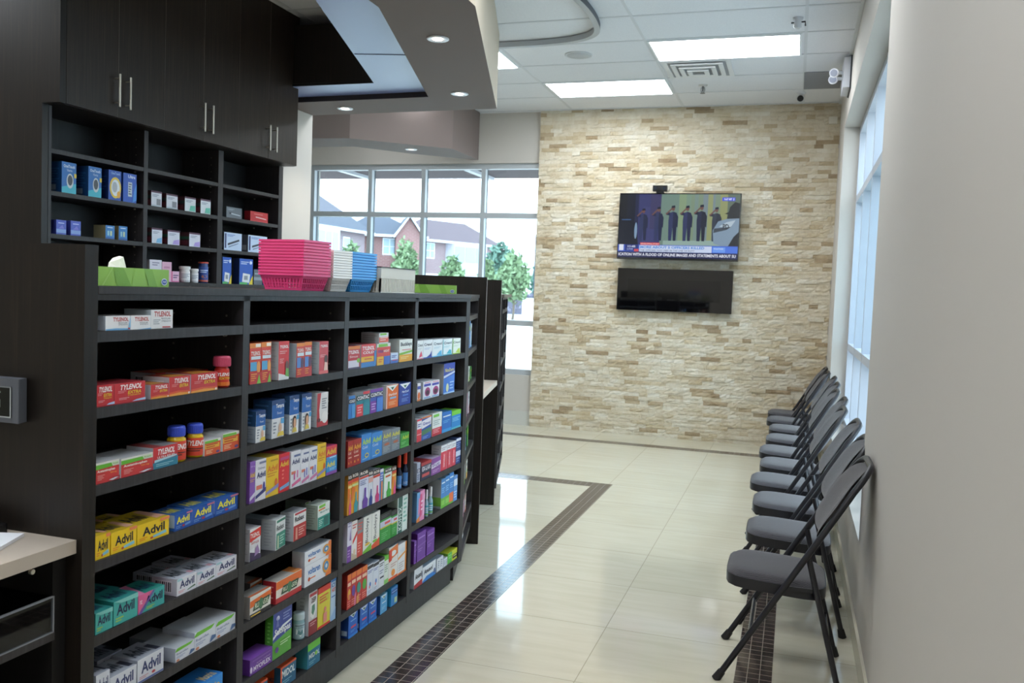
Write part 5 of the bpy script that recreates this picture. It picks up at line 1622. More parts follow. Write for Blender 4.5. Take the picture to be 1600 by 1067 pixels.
def carton(style, look, bay, row, idx, x, y, z, w, d, h, rot):
    base, side, top, fp, tp, spr = STY[style]
    mb = M()
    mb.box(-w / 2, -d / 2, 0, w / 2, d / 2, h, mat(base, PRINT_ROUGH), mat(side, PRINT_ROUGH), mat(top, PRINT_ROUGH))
    prints(mb, fp, (-w / 2, -d / 2, 0), (w, 0, 0), (0, 0, h))
    prints(mb, tp, (-w / 2, -d / 2, h), (w, 0, 0), (0, d, 0))
    prints(mb, spr, (-w / 2, d / 2, 0), (0, -d, 0), (0, 0, h))
    o = mb.build('medicine_carton', None, (x, y, z + 0.0006), rot)
    lab = '%s, %s from left, %s shelf, %s' % (look, ORD[idx], ORD[row], BAY[bay])
    tag(o, lab, 'box', 'medicine cartons on the %s shelves' % ('wall' if bay > 10 else 'island'))
    return o


BOT = {  # body colour, cap colour, label colour, text, shoulder ratio
 'BR': ('#c8342c', '#c84a6c', '#d8392e', 'i TYLENOL .08 .62 .92 .84 #f4eef0;i EXTRA .3 .40 .9 .56 #e2c22e;r 0 0 1 .24 #e87a2c', 0.34, 'pill_bottle'),
 'BY': ('#cfae1c', '#3a52c8', '#dc4a34', 'i TYLENOL .08 .56 .92 .86 #f0ecee;l .1 .2 .8 .44 2 #3a3034', 0.30, 'pill_bottle'),
 'BB': ('#1c2440', '#d8442c', '#4a84c8', 'p 0 .5 .5 .3 1 .5 1 .9 0 .9 #e4e8f0;l .2 .1 .8 .3 2 #b8d0ec', 0.36, 'syrup_bottle'),
 'BW': ('#a8ccdc', '#e4e8ec', '#5ab0c8', 'l .2 .2 .8 .8 3 #e4f0f4;r 0 0 1 .14 #7cc068', 0.36, 'spray_bottle'),
 'BP': ('#dcdcdc', '#e4e4e2', '#e8e8ea', 'l .2 .3 .8 .8 4 #9098a8;r 0 0 1 .12 #c8c8cc', 0.2, 'pill_bottle'),
 'BV': ('#243c78', '#c84c3c', '#2c4c98', 'l .2 .56 .8 .8 2 #c8d8f0;r 0 0 1 .12 #d86c3c;e .5 .34 .2 .1 #c87c4c', 0.08, 'pill_bottle'),
 'JAR': ('#8cb0bc', '#b8ccd4', '#9cb8c4', 'l .2 .8 .8 .9 1 #3a4a58;p .26 .3 .5 .12 .74 .3 .72 .66 .28 .66 #e4ecec;p .36 .34 .5 .22 .64 .34 .62 .56 .38 .56 #5a8a90;t ICE .38 .7 .62 .78 #2a4a60', 0.26, 'ointment_jar'),
}


def bottle(style, look, bay, row, idx, x, y, z, r, h, face):
    body, cap, labc, txt, cf, nm = BOT[style]
    t = thing(nm, '%s, %s from left, %s shelf, %s' % (look, ORD[idx], ORD[row], BAY[bay]), 'bottle' if nm != 'ointment_jar' else 'jar', (x, y, z + 0.0006), face, 'bottles and jars on the shelves')
    hb = h * (1 - cf)
    rb = r * (0.84 if style == 'BR' else 0.98)
    neck = rb * (0.8 if style in ('BR', 'BY') else (0.55 if style in ('BB', 'BW') else 0.93))
    sh = hb * (0.14 if style not in ('BB', 'BW') else 0.3)
    mb = M()
    mb.lathe([(rb * 0.9, 0.0), (rb, h * 0.02), (rb, hb - sh), (rb * 0.97, hb - sh * 0.7), (neck, hb - sh * 0.2), (neck, hb + h * 0.01)], mat(body, 0.25), 28)
    mb.build('body', t)
    mb = M()
    rc = r * 0.9 if style == 'BY' else (r if style in ('BR', 'JAR') else neck * 1.15)
    ch = h - hb - h * 0.01
    z0 = hb + h * 0.012
    mb.lathe([(rc * 0.98, z0), (rc, z0 + ch * 0.08), (rc, z0 + ch * 0.75), (rc * 0.96, z0 + ch * 0.9), (rc * 0.82, z0 + ch * 0.98)], mat(cap, 0.35), 28)
    if style in ('BR', 'BY'):
        for k in range(28):
            a = 2 * math.pi * k / 28
            mb.tube([(rc * math.cos(a), rc * math.sin(a), z0 + ch * 0.1), (rc * math.cos(a), rc * math.sin(a), z0 + ch * 0.72)], r * 0.035, mat(cap, 0.35), 4)
    mb.build('cap', t)
    # label wrapped round the front
    mb = M()
    n = 14
    za, zb = h * 0.06, hb - sh * 1.15
    cols = []

    def wrap(u, v, off):
        a = -math.pi / 2 + (u - 0.5) * math.pi * 0.95
        return ((rb + off) * math.cos(a), (rb + off) * math.sin(a), za + (zb - za) * v)
    grid = [wrap(i / n, j, 0.0004) for j in (0, 1) for i in range(n + 1)]
    mb.add(grid, [(i, i + 1, n + 2 + i, n + 1 + i) for i in range(n)], mat(labc, 0.4), True)
    flat = M()
    prints(flat, txt, (0, 0, 0), (1, 0, 0), (0, 0, 1), None, 0.0, 0)
    off = 0.0008
    for f, mi in zip(flat.f, flat.mi):
        pts = [flat.v[i] for i in f]
        off += 0.00001
        u0, u1 = min(p[0] for p in pts), max(p[0] for p in pts)
        v0, v1 = min(p[2] for p in pts), max(p[2] for p in pts)
        if len(pts) == 4 and u1 - u0 > 0.3:
            q = 8
            for k in range(q):
                ua, ub = u0 + (u1 - u0) * k / q, u0 + (u1 - u0) * (k + 1) / q
                mb.add([wrap(ua, v0, off), wrap(ub, v0, off), wrap(ub, v1, off), wrap(ua, v1, off)], [(0, 1, 2, 3)], flat.mats[mi])
        else:
            mb.add([wrap(p[0], p[2], off + 0.0004) for p in pts], [tuple(range(len(pts)))], flat.mats[mi])
    mb.build('label', t)
    return t


# style, look, bay, row, index, x, y, z, width, depth, height, rotation
PH = math.pi / 2
CARTONS = [
    ('tylw', 'white and blue caplet carton', 1, 0, 0, -1.6185, 1.755, 1.37, 0.082, 0.085, 0.035, PH),
    ('tylw2', 'plain white caplet carton', 1, 0, 1, -1.6185, 1.834, 1.37, 0.072, 0.085, 0.035, PH),
    ('tylw3', 'taller white caplet carton', 1, 0, 2, -1.6185, 1.9126, 1.37, 0.0828, 0.085, 0.049, PH),
    ('tylr', 'red extra strength carton', 1, 1, 0, -1.6185, 1.715, 1.187, 0.06, 0.085, 0.052, PH),
    ('tylr', 'wide red caplet carton', 1, 1, 1, -1.6185, 1.7996, 1.187, 0.1068, 0.085, 0.051, PH),
    ('tylo', 'small red and orange carton', 1, 1, 2, -1.6185, 1.9085, 1.187, 0.069, 0.085, 0.037, PH),
    ('tylo', 'red carton with yellow stripe', 1, 1, 3, -1.6185, 1.9866, 1.187, 0.0848, 0.085, 0.051, PH),
    ('tylo', 'broad red and yellow carton', 1, 1, 4, -1.6185, 2.0915, 1.187, 0.117, 0.085, 0.052, PH),
    ('acet', 'white, green and red carton', 1, 2, 0, -1.626, 1.726, 1.0, 0.078, 0.1, 0.051, PH),
    ('acet', 'large green and red carton', 1, 2, 1, -1.626, 1.8285, 1.0, 0.113, 0.1, 0.048, PH),
    ('tylc', 'red and teal caplet carton', 1, 2, 2, -1.6185, 1.9346, 1.0, 0.0968, 0.085, 0.057, PH),
    ('ngt', 'small orange and green carton', 1, 2, 5, -1.6185, 2.134, 1.0, 0.072, 0.085, 0.045, PH),
    ('ngt', 'taller orange and green carton', 1, 2, 6, -1.626, 2.2205, 1.0, 0.079, 0.1, 0.053, PH),
    ('advy', 'small yellow tablet carton', 1, 3, 0, -1.6185, 1.7135, 0.814, 0.047, 0.085, 0.059, PH),
    ('advy', 'yellow tablet carton', 1, 3, 1, -1.6185, 1.785, 0.814, 0.088, 0.085, 0.054, PH),
    ('advy', 'large yellow tablet carton', 1, 3, 2, -1.631, 1.892, 0.814, 0.12, 0.11, 0.051, PH),
    ('advb', 'small blue tablet carton', 1, 3, 3, -1.6185, 2.011, 0.814, 0.072, 0.085, 0.044, PH),
    ('advb', 'blue tablet carton', 1, 3, 4, -1.6185, 2.0966, 0.814, 0.0968, 0.085, 0.047, PH),
    ('advb', 'large blue tablet carton', 1, 3, 5, -1.6185, 2.204, 0.814, 0.112, 0.085, 0.048, PH),
    ('advt', 'small teal tablet carton', 1, 4, 0, -1.6185, 1.721, 0.629, 0.056, 0.085, 0.053, PH),
    ('advt', 'teal tablet carton', 1, 4, 1, -1.6185, 1.795, 0.629, 0.084, 0.085, 0.062, PH),
    ('advp', 'teal and pink tablet carton', 1, 4, 2, -1.6185, 1.8885, 0.629, 0.099, 0.085, 0.05, PH),
    ('advw', 'white and navy tablet carton', 1, 4, 3, -1.6185, 2.0305, 0.629, 0.083, 0.085, 0.047, PH),
    ('advw', 'white and navy tablet carton', 1, 4, 4, -1.6185, 2.1165, 0.629, 0.085, 0.085, 0.041, PH),
    ('advw', 'larger white and navy carton', 1, 4, 5, -1.6185, 2.2101, 0.629, 0.0998, 0.085, 0.044, PH),
    ('advn', 'grey white tablet carton', 1, 5, 0, -1.6185, 1.7195, 0.443, 0.045, 0.085, 0.083, PH),
    ('advn', 'grey white navy print carton', 1, 5, 1, -1.6185, 1.7896, 0.443, 0.0928, 0.085, 0.058, PH),
    ('advn', 'white carton with navy print', 1, 5, 2, -1.6185, 1.8895, 0.443, 0.099, 0.085, 0.064, PH),
    ('ibu', 'white and green tablet carton', 1, 5, 3, -1.631, 2.027, 0.443, 0.08, 0.11, 0.039, PH),
    ('ibu', 'white and green tablet carton', 1, 5, 4, -1.631, 2.1161, 0.443, 0.0958, 0.11, 0.054, PH),
    ('ibu', 'white and green tablet carton', 1, 5, 5, -1.631, 2.213, 0.443, 0.094, 0.11, 0.051, PH),
    ('mot', 'bright blue tablet carton', 1, 6, 0, -1.6185, 2.131, 0.258, 0.142, 0.085, 0.073, PH),
    ('chi', 'orange and red syrup carton', 2, 1, 0, -1.601, 2.3355, 1.187, 0.059, 0.05, 0.126, PH),
    ('chi', 'orange and red syrup carton', 2, 1, 1, -1.601, 2.394, 1.187, 0.054, 0.05, 0.127, PH),
    ('inf', 'tall red syrup carton', 2, 1, 2, -1.611, 2.4945, 1.187, 0.061, 0.07, 0.125, PH),
    ('chp', 'orange and purple syrup carton', 2, 1, 3, -1.606, 2.595, 1.187, 0.048, 0.06, 0.115, PH),
    ('chp', 'orange and purple syrup carton', 2, 1, 4, -1.606, 2.6441, 1.187, 0.0478, 0.06, 0.117, PH),
    ('inf2', 'tall pinkish red syrup carton', 2, 1, 5, -1.611, 2.75, 1.187, 0.062, 0.07, 0.114, PH),
    ('tem', 'short blue and white carton', 2, 2, 0, -1.606, 2.3715, 1.0, 0.051, 0.06, 0.099, PH),
    ('tem', 'wide blue and white carton', 2, 2, 1, -1.611, 2.469, 1.0, 0.07, 0.07, 0.123, PH),
    ('temf', 'blue carton with portrait', 2, 2, 2, -1.611, 2.5655, 1.0, 0.057, 0.07, 0.128, PH),
    ('temf', 'blue carton with portrait', 2, 2, 3, -1.611, 2.644, 1.0, 0.06, 0.07, 0.127, PH),
    ('wred', 'white carton with red edge', 2, 2, 4, -1.606, 2.751, 1.0, 0.076, 0.06, 0.119, PH),
    ('avpu', 'purple syrup carton', 2, 3, 0, -1.611, 2.334, 0.814, 0.028, 0.07, 0.13, PH),
    ('avwh', 'white syrup carton', 2, 3, 1, -1.611, 2.3785, 0.814, 0.057, 0.07, 0.13, PH),
    ('avye', 'yellow syrup carton', 2, 3, 2, -1.611, 2.4436, 0.814, 0.0708, 0.07, 0.129, PH),
    ('avre', 'red syrup carton', 2, 3, 3, -1.611, 2.5116, 0.814, 0.0628, 0.07, 0.127, PH),
    ('avwp', 'white carton with pink print', 2, 3, 4, -1.611, 2.583, 0.814, 0.06, 0.07, 0.124, PH),
    ('avwb', 'white carton with blue print', 2, 3, 5, -1.611, 2.6415, 0.814, 0.053, 0.07, 0.12, PH),
    ('avwb', 'slim white carton', 2, 3, 6, -1.611, 2.6965, 0.814, 0.053, 0.07, 0.12, PH),
    ('avye', 'yellow syrup carton', 2, 3, 7, -1.611, 2.754, 0.814, 0.058, 0.07, 0.123, PH),
    ('avbl', 'blue and yellow tablet carton', 2, 3, 8, -1.611, 2.8265, 0.814, 0.077, 0.07, 0.055, PH),
    ('avpk', 'pink and yellow tablet carton', 2, 3, 9, -1.611, 2.8245, 0.8698, 0.077, 0.07, 0.0482, PH),
    ('tysn', 'red, white and purple carton', 2, 4, 0, -1.611, 2.356, 0.629, 0.058, 0.07, 0.102, PH),
    ('robg', 'white and teal muscle carton', 2, 4, 1, -1.601, 2.4955, 0.629, 0.073, 0.05, 0.1, PH + 0.140),
    ('robr', 'white and red muscle carton', 2, 4, 2, -1.601, 2.6165, 0.629, 0.087, 0.05, 0.097, PH + 0.052),
    ('mbp', 'white, green and teal carton', 2, 4, 3, -1.601, 2.7775, 0.629, 0.093, 0.05, 0.088, PH + 0.052),
    ('ruba', 'black and orange ointment carton', 2, 5, 0, -1.601, 2.3925, 0.443, 0.115, 0.05, 0.071, PH),
    ('rubr', 'red and orange ointment carton', 2, 5, 1, -1.601, 2.5595, 0.443, 0.157, 0.05, 0.075, PH),
    ('volt', 'white and orange gel carton', 2, 5, 2, -1.601, 2.749, 0.443, 0.182, 0.05, 0.075, PH),
    ('volt', 'white and orange gel carton', 2, 5, 3, -1.601, 2.7465, 0.5188, 0.181, 0.05, 0.0502, PH),
    ('myo', 'purple cream carton', 2, 6, 0, -1.606, 2.4045, 0.258, 0.125, 0.06, 0.051, PH),
    ('salo', 'tall green and blue carton', 2, 6, 1, -1.591, 2.5246, 0.258, 0.1128, 0.03, 0.161, PH),
    ('deep', 'white and dark red carton', 2, 6, 3, -1.601, 2.72, 0.258, 0.058, 0.05, 0.154, PH),
    ('icyy', 'yellow and red patch carton', 2, 6, 4, -1.606, 2.799, 0.258, 0.088, 0.06, 0.15, PH),
    ('icyb', 'blue and white roll-on carton', 2, 6, 5, -1.601, 2.8645, 0.258, 0.037, 0.05, 0.157, PH),
    ('mido', 'orange and blue tablet carton', 2, 7, 0, -1.601, 2.404, 0.138, 0.076, 0.05, 0.075, PH),
    ('mido', 'orange and blue tablet carton', 2, 7, 1, -1.606, 2.5675, 0.138, 0.097, 0.06, 0.075, PH),
    ('midg', 'green and blue tablet carton', 2, 7, 2, -1.601, 2.735, 0.138, 0.086, 0.05, 0.09, PH),
    ('ty1', 'red and white cold carton', 3, 1, 0, -1.6185, 2.976, 1.187, 0.094, 0.085, 0.087, PH),
    ('ty2', 'red, yellow and blue carton', 3, 1, 1, -1.6185, 3.0935, 1.187, 0.123, 0.085, 0.089, PH),
    ('ty3', 'red carton with green top', 3, 1, 2, -1.6185, 3.2265, 1.187, 0.121, 0.085, 0.086, PH),
    ('ty4', 'small white and red carton', 3, 1, 3, -1.616, 3.224, 1.2738, 0.084, 0.08, 0.0422, PH),
    ('smb', 'tiny blue and white carton', 3, 1, 4, -1.6185, 3.328, 1.187, 0.07, 0.085, 0.042, PH),
    ('buc', 'white and yellow carton', 3, 1, 5, -1.606, 3.4395, 1.187, 0.131, 0.06, 0.094, PH),
    ('colb', 'blue and black cold carton', 3, 2, 0, -1.6185, 2.968, 1.0, 0.05, 0.085, 0.086, PH),
    ('colr', 'red and teal cold carton', 3, 2, 1, -1.6185, 3.0575, 1.0, 0.109, 0.085, 0.093, PH),
    ('colp', 'purple and blue cold carton', 3, 2, 2, -1.6185, 3.175, 1.0, 0.11, 0.085, 0.094, PH),
    ('vico', 'orange and white flu carton', 3, 2, 3, -1.6185, 3.319, 1.0, 0.116, 0.085, 0.097, PH),
    ('vicb', 'dark blue and white carton', 3, 2, 4, -1.6185, 3.444, 1.0, 0.118, 0.085, 0.094, PH),
    ('csr', 'dark red cold carton', 3, 3, 0, -1.6185, 2.9675, 0.814, 0.041, 0.085, 0.1, PH),
    ('csr', 'dark red cold carton', 3, 3, 1, -1.6185, 3.0216, 0.814, 0.0648, 0.085, 0.099, PH),
    ('csb', 'sky blue cold carton', 3, 3, 2, -1.6185, 3.0975, 0.814, 0.083, 0.085, 0.108, PH),
    ('csb', 'sky blue cold carton', 3, 3, 3, -1.6185, 3.189, 0.814, 0.096, 0.085, 0.102, PH),
    ('csg', 'grey and yellow carton', 3, 3, 4, -1.6185, 3.2795, 0.814, 0.081, 0.085, 0.096, PH),
    ('csg', 'grey and yellow carton', 3, 3, 5, -1.6185, 3.3645, 0.814, 0.085, 0.085, 0.093, PH),
    ('csn', 'small green and yellow carton', 3, 3, 6, -1.6185, 3.457, 0.814, 0.088, 0.085, 0.062, PH),
    ('robo', 'orange and pink syrup carton', 3, 4, 0, -1.606, 2.97, 0.629, 0.03, 0.06, 0.157, PH),
    ('robt', 'orange and teal syrup carton', 3, 4, 1, -1.606, 3.0131, 0.629, 0.0538, 0.06, 0.159, PH),
    ('robp', 'white and violet syrup carton', 3, 4, 2, -1.606, 3.0855, 0.629, 0.077, 0.06, 0.154, PH),
    ('robn', 'slim white and blue carton', 3, 4, 3, -1.606, 3.1441, 0.629, 0.0378, 0.06, 0.14, PH),
    ('robm', 'white and magenta syrup carton', 3, 4, 4, -1.606, 3.195, 0.629, 0.06, 0.06, 0.136, PH),
    ('robk', 'slim blue and orange carton', 3, 4, 5, -1.606, 3.2421, 0.629, 0.0318, 0.06, 0.128, PH),
    ('robe', 'white and green syrup carton', 3, 4, 6, -1.606, 3.2985, 0.629, 0.077, 0.06, 0.122, PH),
    ('robo', 'slim orange syrup carton', 3, 4, 7, -1.606, 3.36, 0.629, 0.042, 0.06, 0.118, PH),
    ('wpu', 'white and purple syrup carton', 3, 5, 0, -1.606, 2.9785, 0.443, 0.033, 0.06, 0.167, PH),
    ('wrd', 'white and red syrup carton', 3, 5, 1, -1.606, 3.019, 0.443, 0.044, 0.06, 0.153, PH),
    ('grd', 'grey and red syrup carton', 3, 5, 2, -1.606, 3.0656, 0.443, 0.0468, 0.06, 0.148, PH),
    ('bukg', 'tall white syrup carton', 3, 5, 3, -1.601, 3.129, 0.443, 0.072, 0.05, 0.147, PH),
    ('buko', 'tall white and orange carton', 3, 5, 4, -1.601, 3.2016, 0.443, 0.0708, 0.05, 0.145, PH),
    ('gbk', 'green and black liquid carton', 3, 5, 5, -1.601, 3.292, 0.443, 0.104, 0.05, 0.122, PH),
    ('gbk', 'slim green and black carton', 3, 5, 6, -1.601, 3.3755, 0.443, 0.059, 0.05, 0.114, PH),
    ('kon', 'tall white and teal carton', 3, 5, 7, -1.601, 3.459, 0.443, 0.104, 0.05, 0.163, PH),
    ('kids', 'red and orange kids carton', 3, 6, 0, -1.601, 2.9875, 0.258, 0.031, 0.05, 0.135, PH),
    ('kidp', 'red and purple kids carton', 3, 6, 1, -1.601, 3.0231, 0.258, 0.0378, 0.05, 0.134, PH),
    ('kidt', 'red and teal kids carton', 3, 6, 2, -1.601, 3.0661, 0.258, 0.0458, 0.05, 0.133, PH),
    ('kidg', 'red and green kids carton', 3, 6, 3, -1.601, 3.1136, 0.258, 0.0468, 0.05, 0.132, PH),
    ('wsy', 'white and blue syrup carton', 3, 6, 4, -1.601, 3.1641, 0.258, 0.0518, 0.05, 0.125, PH),
    ('wsy', 'white and blue syrup carton', 3, 6, 5, -1.601, 3.2161, 0.258, 0.0498, 0.05, 0.121, PH),
    ('wsk', 'white carton with black print', 3, 6, 6, -1.601, 3.2671, 0.258, 0.0498, 0.05, 0.122, PH),
    ('wsg', 'slim white and green carton', 3, 6, 7, -1.601, 3.3126, 0.258, 0.0388, 0.05, 0.119, PH),
    ('oran', 'orange and white powder carton', 3, 6, 8, -1.601, 3.3776, 0.258, 0.0888, 0.05, 0.144, PH),
    ('orw', 'white and orange powder carton', 3, 6, 9, -1.601, 3.4675, 0.258, 0.087, 0.05, 0.132, PH),
    ('vic', 'blue vapour carton', 3, 7, 0, -1.606, 3.028, 0.138, 0.074, 0.06, 0.096, PH),
    ('vic', 'blue vapour carton', 3, 7, 1, -1.601, 3.119, 0.138, 0.068, 0.05, 0.091, PH),
    ('vic', 'blue vapour carton', 3, 7, 2, -1.601, 3.1955, 0.138, 0.071, 0.05, 0.09, PH),
    ('vil', 'pale blue vapour carton', 3, 7, 3, -1.601, 3.2975, 0.138, 0.063, 0.05, 0.079, PH),
    ('vil2', 'cube shaped blue carton', 3, 7, 4, -1.601, 3.3995, 0.138, 0.063, 0.05, 0.079, PH),
    ('crer', 'white and pink denture carton', 4, 1, 0, -1.6185, 3.591, 1.187, 0.064, 0.085, 0.082, PH),
    ('creb', 'white and navy denture carton', 4, 1, 1, -1.6185, 3.6775, 1.187, 0.105, 0.085, 0.082, PH),
    ('crec', 'white and cyan denture carton', 4, 1, 2, -1.6185, 3.792, 1.187, 0.118, 0.085, 0.08, PH),
    ('crea', 'white and aqua denture carton', 4, 1, 3, -1.6185, 3.914, 1.187, 0.12, 0.085, 0.078, PH),
    ('crey', 'white and lime denture carton', 4, 1, 4, -1.6185, 4.032, 1.187, 0.108, 0.085, 0.076, PH),
    ('nic1', 'slim orange and white carton', 4, 2, 0, -1.6185, 3.5925, 1.0, 0.035, 0.085, 0.079, PH),
    ('nic2', 'white carton with round picture', 4, 2, 1, -1.6185, 3.683, 1.0, 0.09, 0.085, 0.08, PH),
    ('nic2', 'white carton with round picture', 4, 2, 2, -1.6185, 3.7785, 1.0, 0.097, 0.085, 0.077, PH),
    ('nicd', 'tall blue and silver carton', 4, 2, 3, -1.606, 3.9495, 1.0, 0.141, 0.06, 0.146, PH),
    ('gr1', 'red and white gas carton', 4, 3, 0, -1.6185, 3.609, 0.814, 0.05, 0.085, 0.102, PH),
    ('gr2', 'blue and white gas carton', 4, 3, 1, -1.6185, 3.6895, 0.814, 0.107, 0.085, 0.105, PH),
    ('gr3', 'white and red stomach carton', 4, 3, 2, -1.6185, 3.8155, 0.814, 0.115, 0.085, 0.107, PH),
    ('gr4', 'blue stomach carton', 4, 3, 3, -1.6185, 3.937, 0.814, 0.118, 0.085, 0.097, PH),
    ('gr5', 'blue and green stomach carton', 4, 3, 4, -1.6185, 4.062, 0.814, 0.124, 0.085, 0.089, PH),
    ('ec1', 'grey and navy laxative carton', 4, 4, 0, -1.6185, 3.617, 0.629, 0.036, 0.085, 0.088, PH),
    ('ec2', 'dark red and navy carton', 4, 4, 1, -1.6185, 3.7035, 0.629, 0.117, 0.085, 0.08, PH),
    ('ec3', 'purple and white carton', 4, 4, 2, -1.6185, 3.821, 0.629, 0.112, 0.085, 0.078, PH),
    ('ec4', 'tall red and white carton', 4, 4, 3, -1.601, 3.9151, 0.629, 0.0738, 0.05, 0.123, PH),
    ('ec4', 'tall red and white carton', 4, 4, 4, -1.601, 3.983, 0.629, 0.056, 0.05, 0.123, PH),
    ('ec4', 'tall red and white carton', 4, 4, 5, -1.601, 4.042, 0.629, 0.058, 0.05, 0.122, PH),
    ('ec5', 'tall navy and white carton', 4, 4, 6, -1.601, 4.1055, 0.629, 0.065, 0.05, 0.128, PH),
    ('be1', 'slim blue and pink carton', 4, 5, 0, -1.606, 3.6265, 0.443, 0.033, 0.06, 0.135, PH),
    ('be2', 'pink powder carton', 4, 5, 1, -1.606, 3.6706, 0.443, 0.0528, 0.06, 0.138, PH),
    ('mi1', 'blue, white and green carton', 4, 5, 4, -1.611, 3.9205, 0.443, 0.051, 0.07, 0.143, PH),
    ('mi1', 'blue, white and green carton', 4, 5, 5, -1.611, 3.9736, 0.443, 0.0528, 0.07, 0.147, PH),
    ('mi2', 'blue and orange carton', 4, 5, 6, -1.611, 4.0286, 0.443, 0.0548, 0.07, 0.153, PH),
    ('mi3', 'slim blue and white carton', 4, 5, 7, -1.611, 4.0845, 0.443, 0.049, 0.07, 0.129, PH),
    ('pur', 'narrow purple carton', 4, 6, 0, -1.601, 3.6075, 0.258, 0.025, 0.05, 0.104, PH),
    ('pur', 'tall purple carton', 4, 6, 1, -1.601, 3.6775, 0.258, 0.097, 0.05, 0.129, PH),
    ('pur', 'purple carton', 4, 6, 2, -1.601, 3.7835, 0.258, 0.091, 0.05, 0.112, PH),
    ('anr', 'white and red ointment carton', 4, 7, 0, -1.611, 3.6525, 0.138, 0.093, 0.07, 0.089, PH),
    ('anb', 'white and blue ointment carton', 4, 7, 1, -1.611, 3.7786, 0.138, 0.1568, 0.07, 0.072, PH),
    ('anw', 'white and grey carton', 4, 7, 2, -1.606, 3.9105, 0.138, 0.081, 0.06, 0.065, PH),
    ('anw', 'little white carton', 4, 7, 3, -1.601, 3.9815, 0.138, 0.051, 0.05, 0.041, PH),
    ('yel', 'green and yellow carton', 4, 7, 4, -1.601, 4.0745, 0.138, 0.127, 0.05, 0.053, PH),
    ('one', 'blue glucose meter carton', 11, 2, 0, -3.852, 3.856, 1.947, 0.1, 0.1, 0.166, PH),
    ('one', 'blue glucose meter carton', 11, 2, 1, -3.852, 4.0425, 1.947, 0.097, 0.1, 0.168, PH),
    ('ony', 'blue carton with yellow ring', 11, 2, 2, -3.842, 4.1955, 1.947, 0.099, 0.08, 0.17, PH),
    ('onb', 'blue test strip carton', 11, 2, 3, -3.827, 4.3165, 1.947, 0.109, 0.05, 0.169, PH),
    ('strv', 'small violet blue carton', 11, 3, 0, -3.8445, 3.8055, 1.72, 0.067, 0.085, 0.077, PH),
    ('strv', 'small violet blue carton', 11, 3, 1, -3.8445, 3.9065, 1.72, 0.071, 0.085, 0.08, PH),
    ('strb', 'small sky blue carton', 11, 3, 2, -3.8445, 4.162, 1.72, 0.07, 0.085, 0.077, PH),
    ('strb', 'small sky blue carton', 11, 3, 3, -3.8445, 4.2655, 1.72, 0.069, 0.085, 0.081, PH),
    ('ndl', 'white and plum needle carton', 12, 2, 0, -3.842, 4.5465, 1.947, 0.093, 0.08, 0.094, PH),
    ('ndl', 'white and plum needle carton', 12, 2, 1, -3.852, 4.69, 1.947, 0.104, 0.1, 0.092, PH),
    ('ndg', 'white and green needle carton', 12, 2, 2, -3.862, 4.867, 1.947, 0.108, 0.12, 0.093, PH),
    ('ndg', 'white and green needle carton', 12, 2, 3, -3.852, 5.0245, 1.947, 0.105, 0.1, 0.096, PH),
    ('ndb', 'white and blue needle carton', 12, 3, 0, -3.842, 4.5565, 1.72, 0.093, 0.08, 0.094, PH),
    ('ndv', 'white and violet needle carton', 12, 3, 1, -3.852, 4.711, 1.72, 0.112, 0.1, 0.092, PH),
    ('ndv', 'white and violet needle carton', 12, 3, 2, -3.872, 4.9185, 1.72, 0.111, 0.14, 0.092, PH),
    ('mask', 'white carton with grey print', 12, 4, 0, -3.8445, 4.549, 1.483, 0.108, 0.085, 0.134, PH),
    ('pinkl', 'pale pink carton', 12, 4, 1, -3.8445, 4.651, 1.483, 0.088, 0.085, 0.125, PH),
    ('pinkd', 'low pink carton', 12, 4, 2, -3.8445, 4.7326, 1.483, 0.0728, 0.085, 0.068, PH),
    ('peng', 'grey pen carton', 13, 2, 0, -3.827, 5.341, 1.947, 0.178, 0.05, 0.074, PH),
    ('penr', 'red pen carton', 13, 2, 1, -3.827, 5.645, 1.947, 0.222, 0.05, 0.071, PH),
    ('penw', 'white and blue pen carton', 13, 3, 0, -3.827, 5.334, 1.72, 0.204, 0.05, 0.122, PH),
    ('penw', 'white and blue pen carton', 13, 3, 1, -3.837, 5.6335, 1.72, 0.239, 0.07, 0.123, PH),
    ('bpm', 'blue carton with white monitor', 13, 4, 0, -3.827, 5.27, 1.483, 0.1, 0.05, 0.185, PH),
    ('bpm', 'blue carton with white monitor', 13, 4, 1, -3.827, 5.4965, 1.483, 0.161, 0.05, 0.184, PH),
    ('gry', 'low grey carton', 13, 4, 2, -3.832, 5.647, 1.483, 0.106, 0.06, 0.112, PH),
    ('onb2', 'small blue and white carton', 13, 4, 3, -3.842, 5.773, 1.483, 0.118, 0.08, 0.121, PH),
    ('tylo', 'red carton in the rear row', 1, 1, 6, -1.7335, 2.094, 1.187, 0.13, 0.085, 0.048, PH),
    ('tylo', 'red and orange rear carton', 1, 1, 7, -1.7335, 2.211, 1.187, 0.098, 0.085, 0.044, PH),
    ('advy', 'yellow carton in the rear row', 1, 3, 6, -1.7335, 1.846, 0.814, 0.054, 0.085, 0.038, PH),
    ('advy', 'wide yellow rear row carton', 1, 3, 7, -1.7335, 1.9095, 0.814, 0.069, 0.085, 0.035, PH),
    ('advt', 'teal carton in the rear row', 1, 4, 6, -1.7335, 1.8635, 0.629, 0.083, 0.085, 0.036, PH),
    ('advw', 'white carton in the rear row', 1, 4, 7, -1.7335, 2.085, 0.629, 0.072, 0.085, 0.024, PH),
    ('advw', 'white and navy rear carton', 1, 4, 8, -1.7335, 2.168, 0.629, 0.084, 0.085, 0.03, PH),
    ('advn', 'grey white rear row carton', 1, 5, 6, -1.7335, 1.8685, 0.443, 0.089, 0.085, 0.05, PH),
    ('ibu', 'plain white rear row carton', 1, 5, 7, -1.7335, 2.082, 0.443, 0.088, 0.085, 0.022, PH),
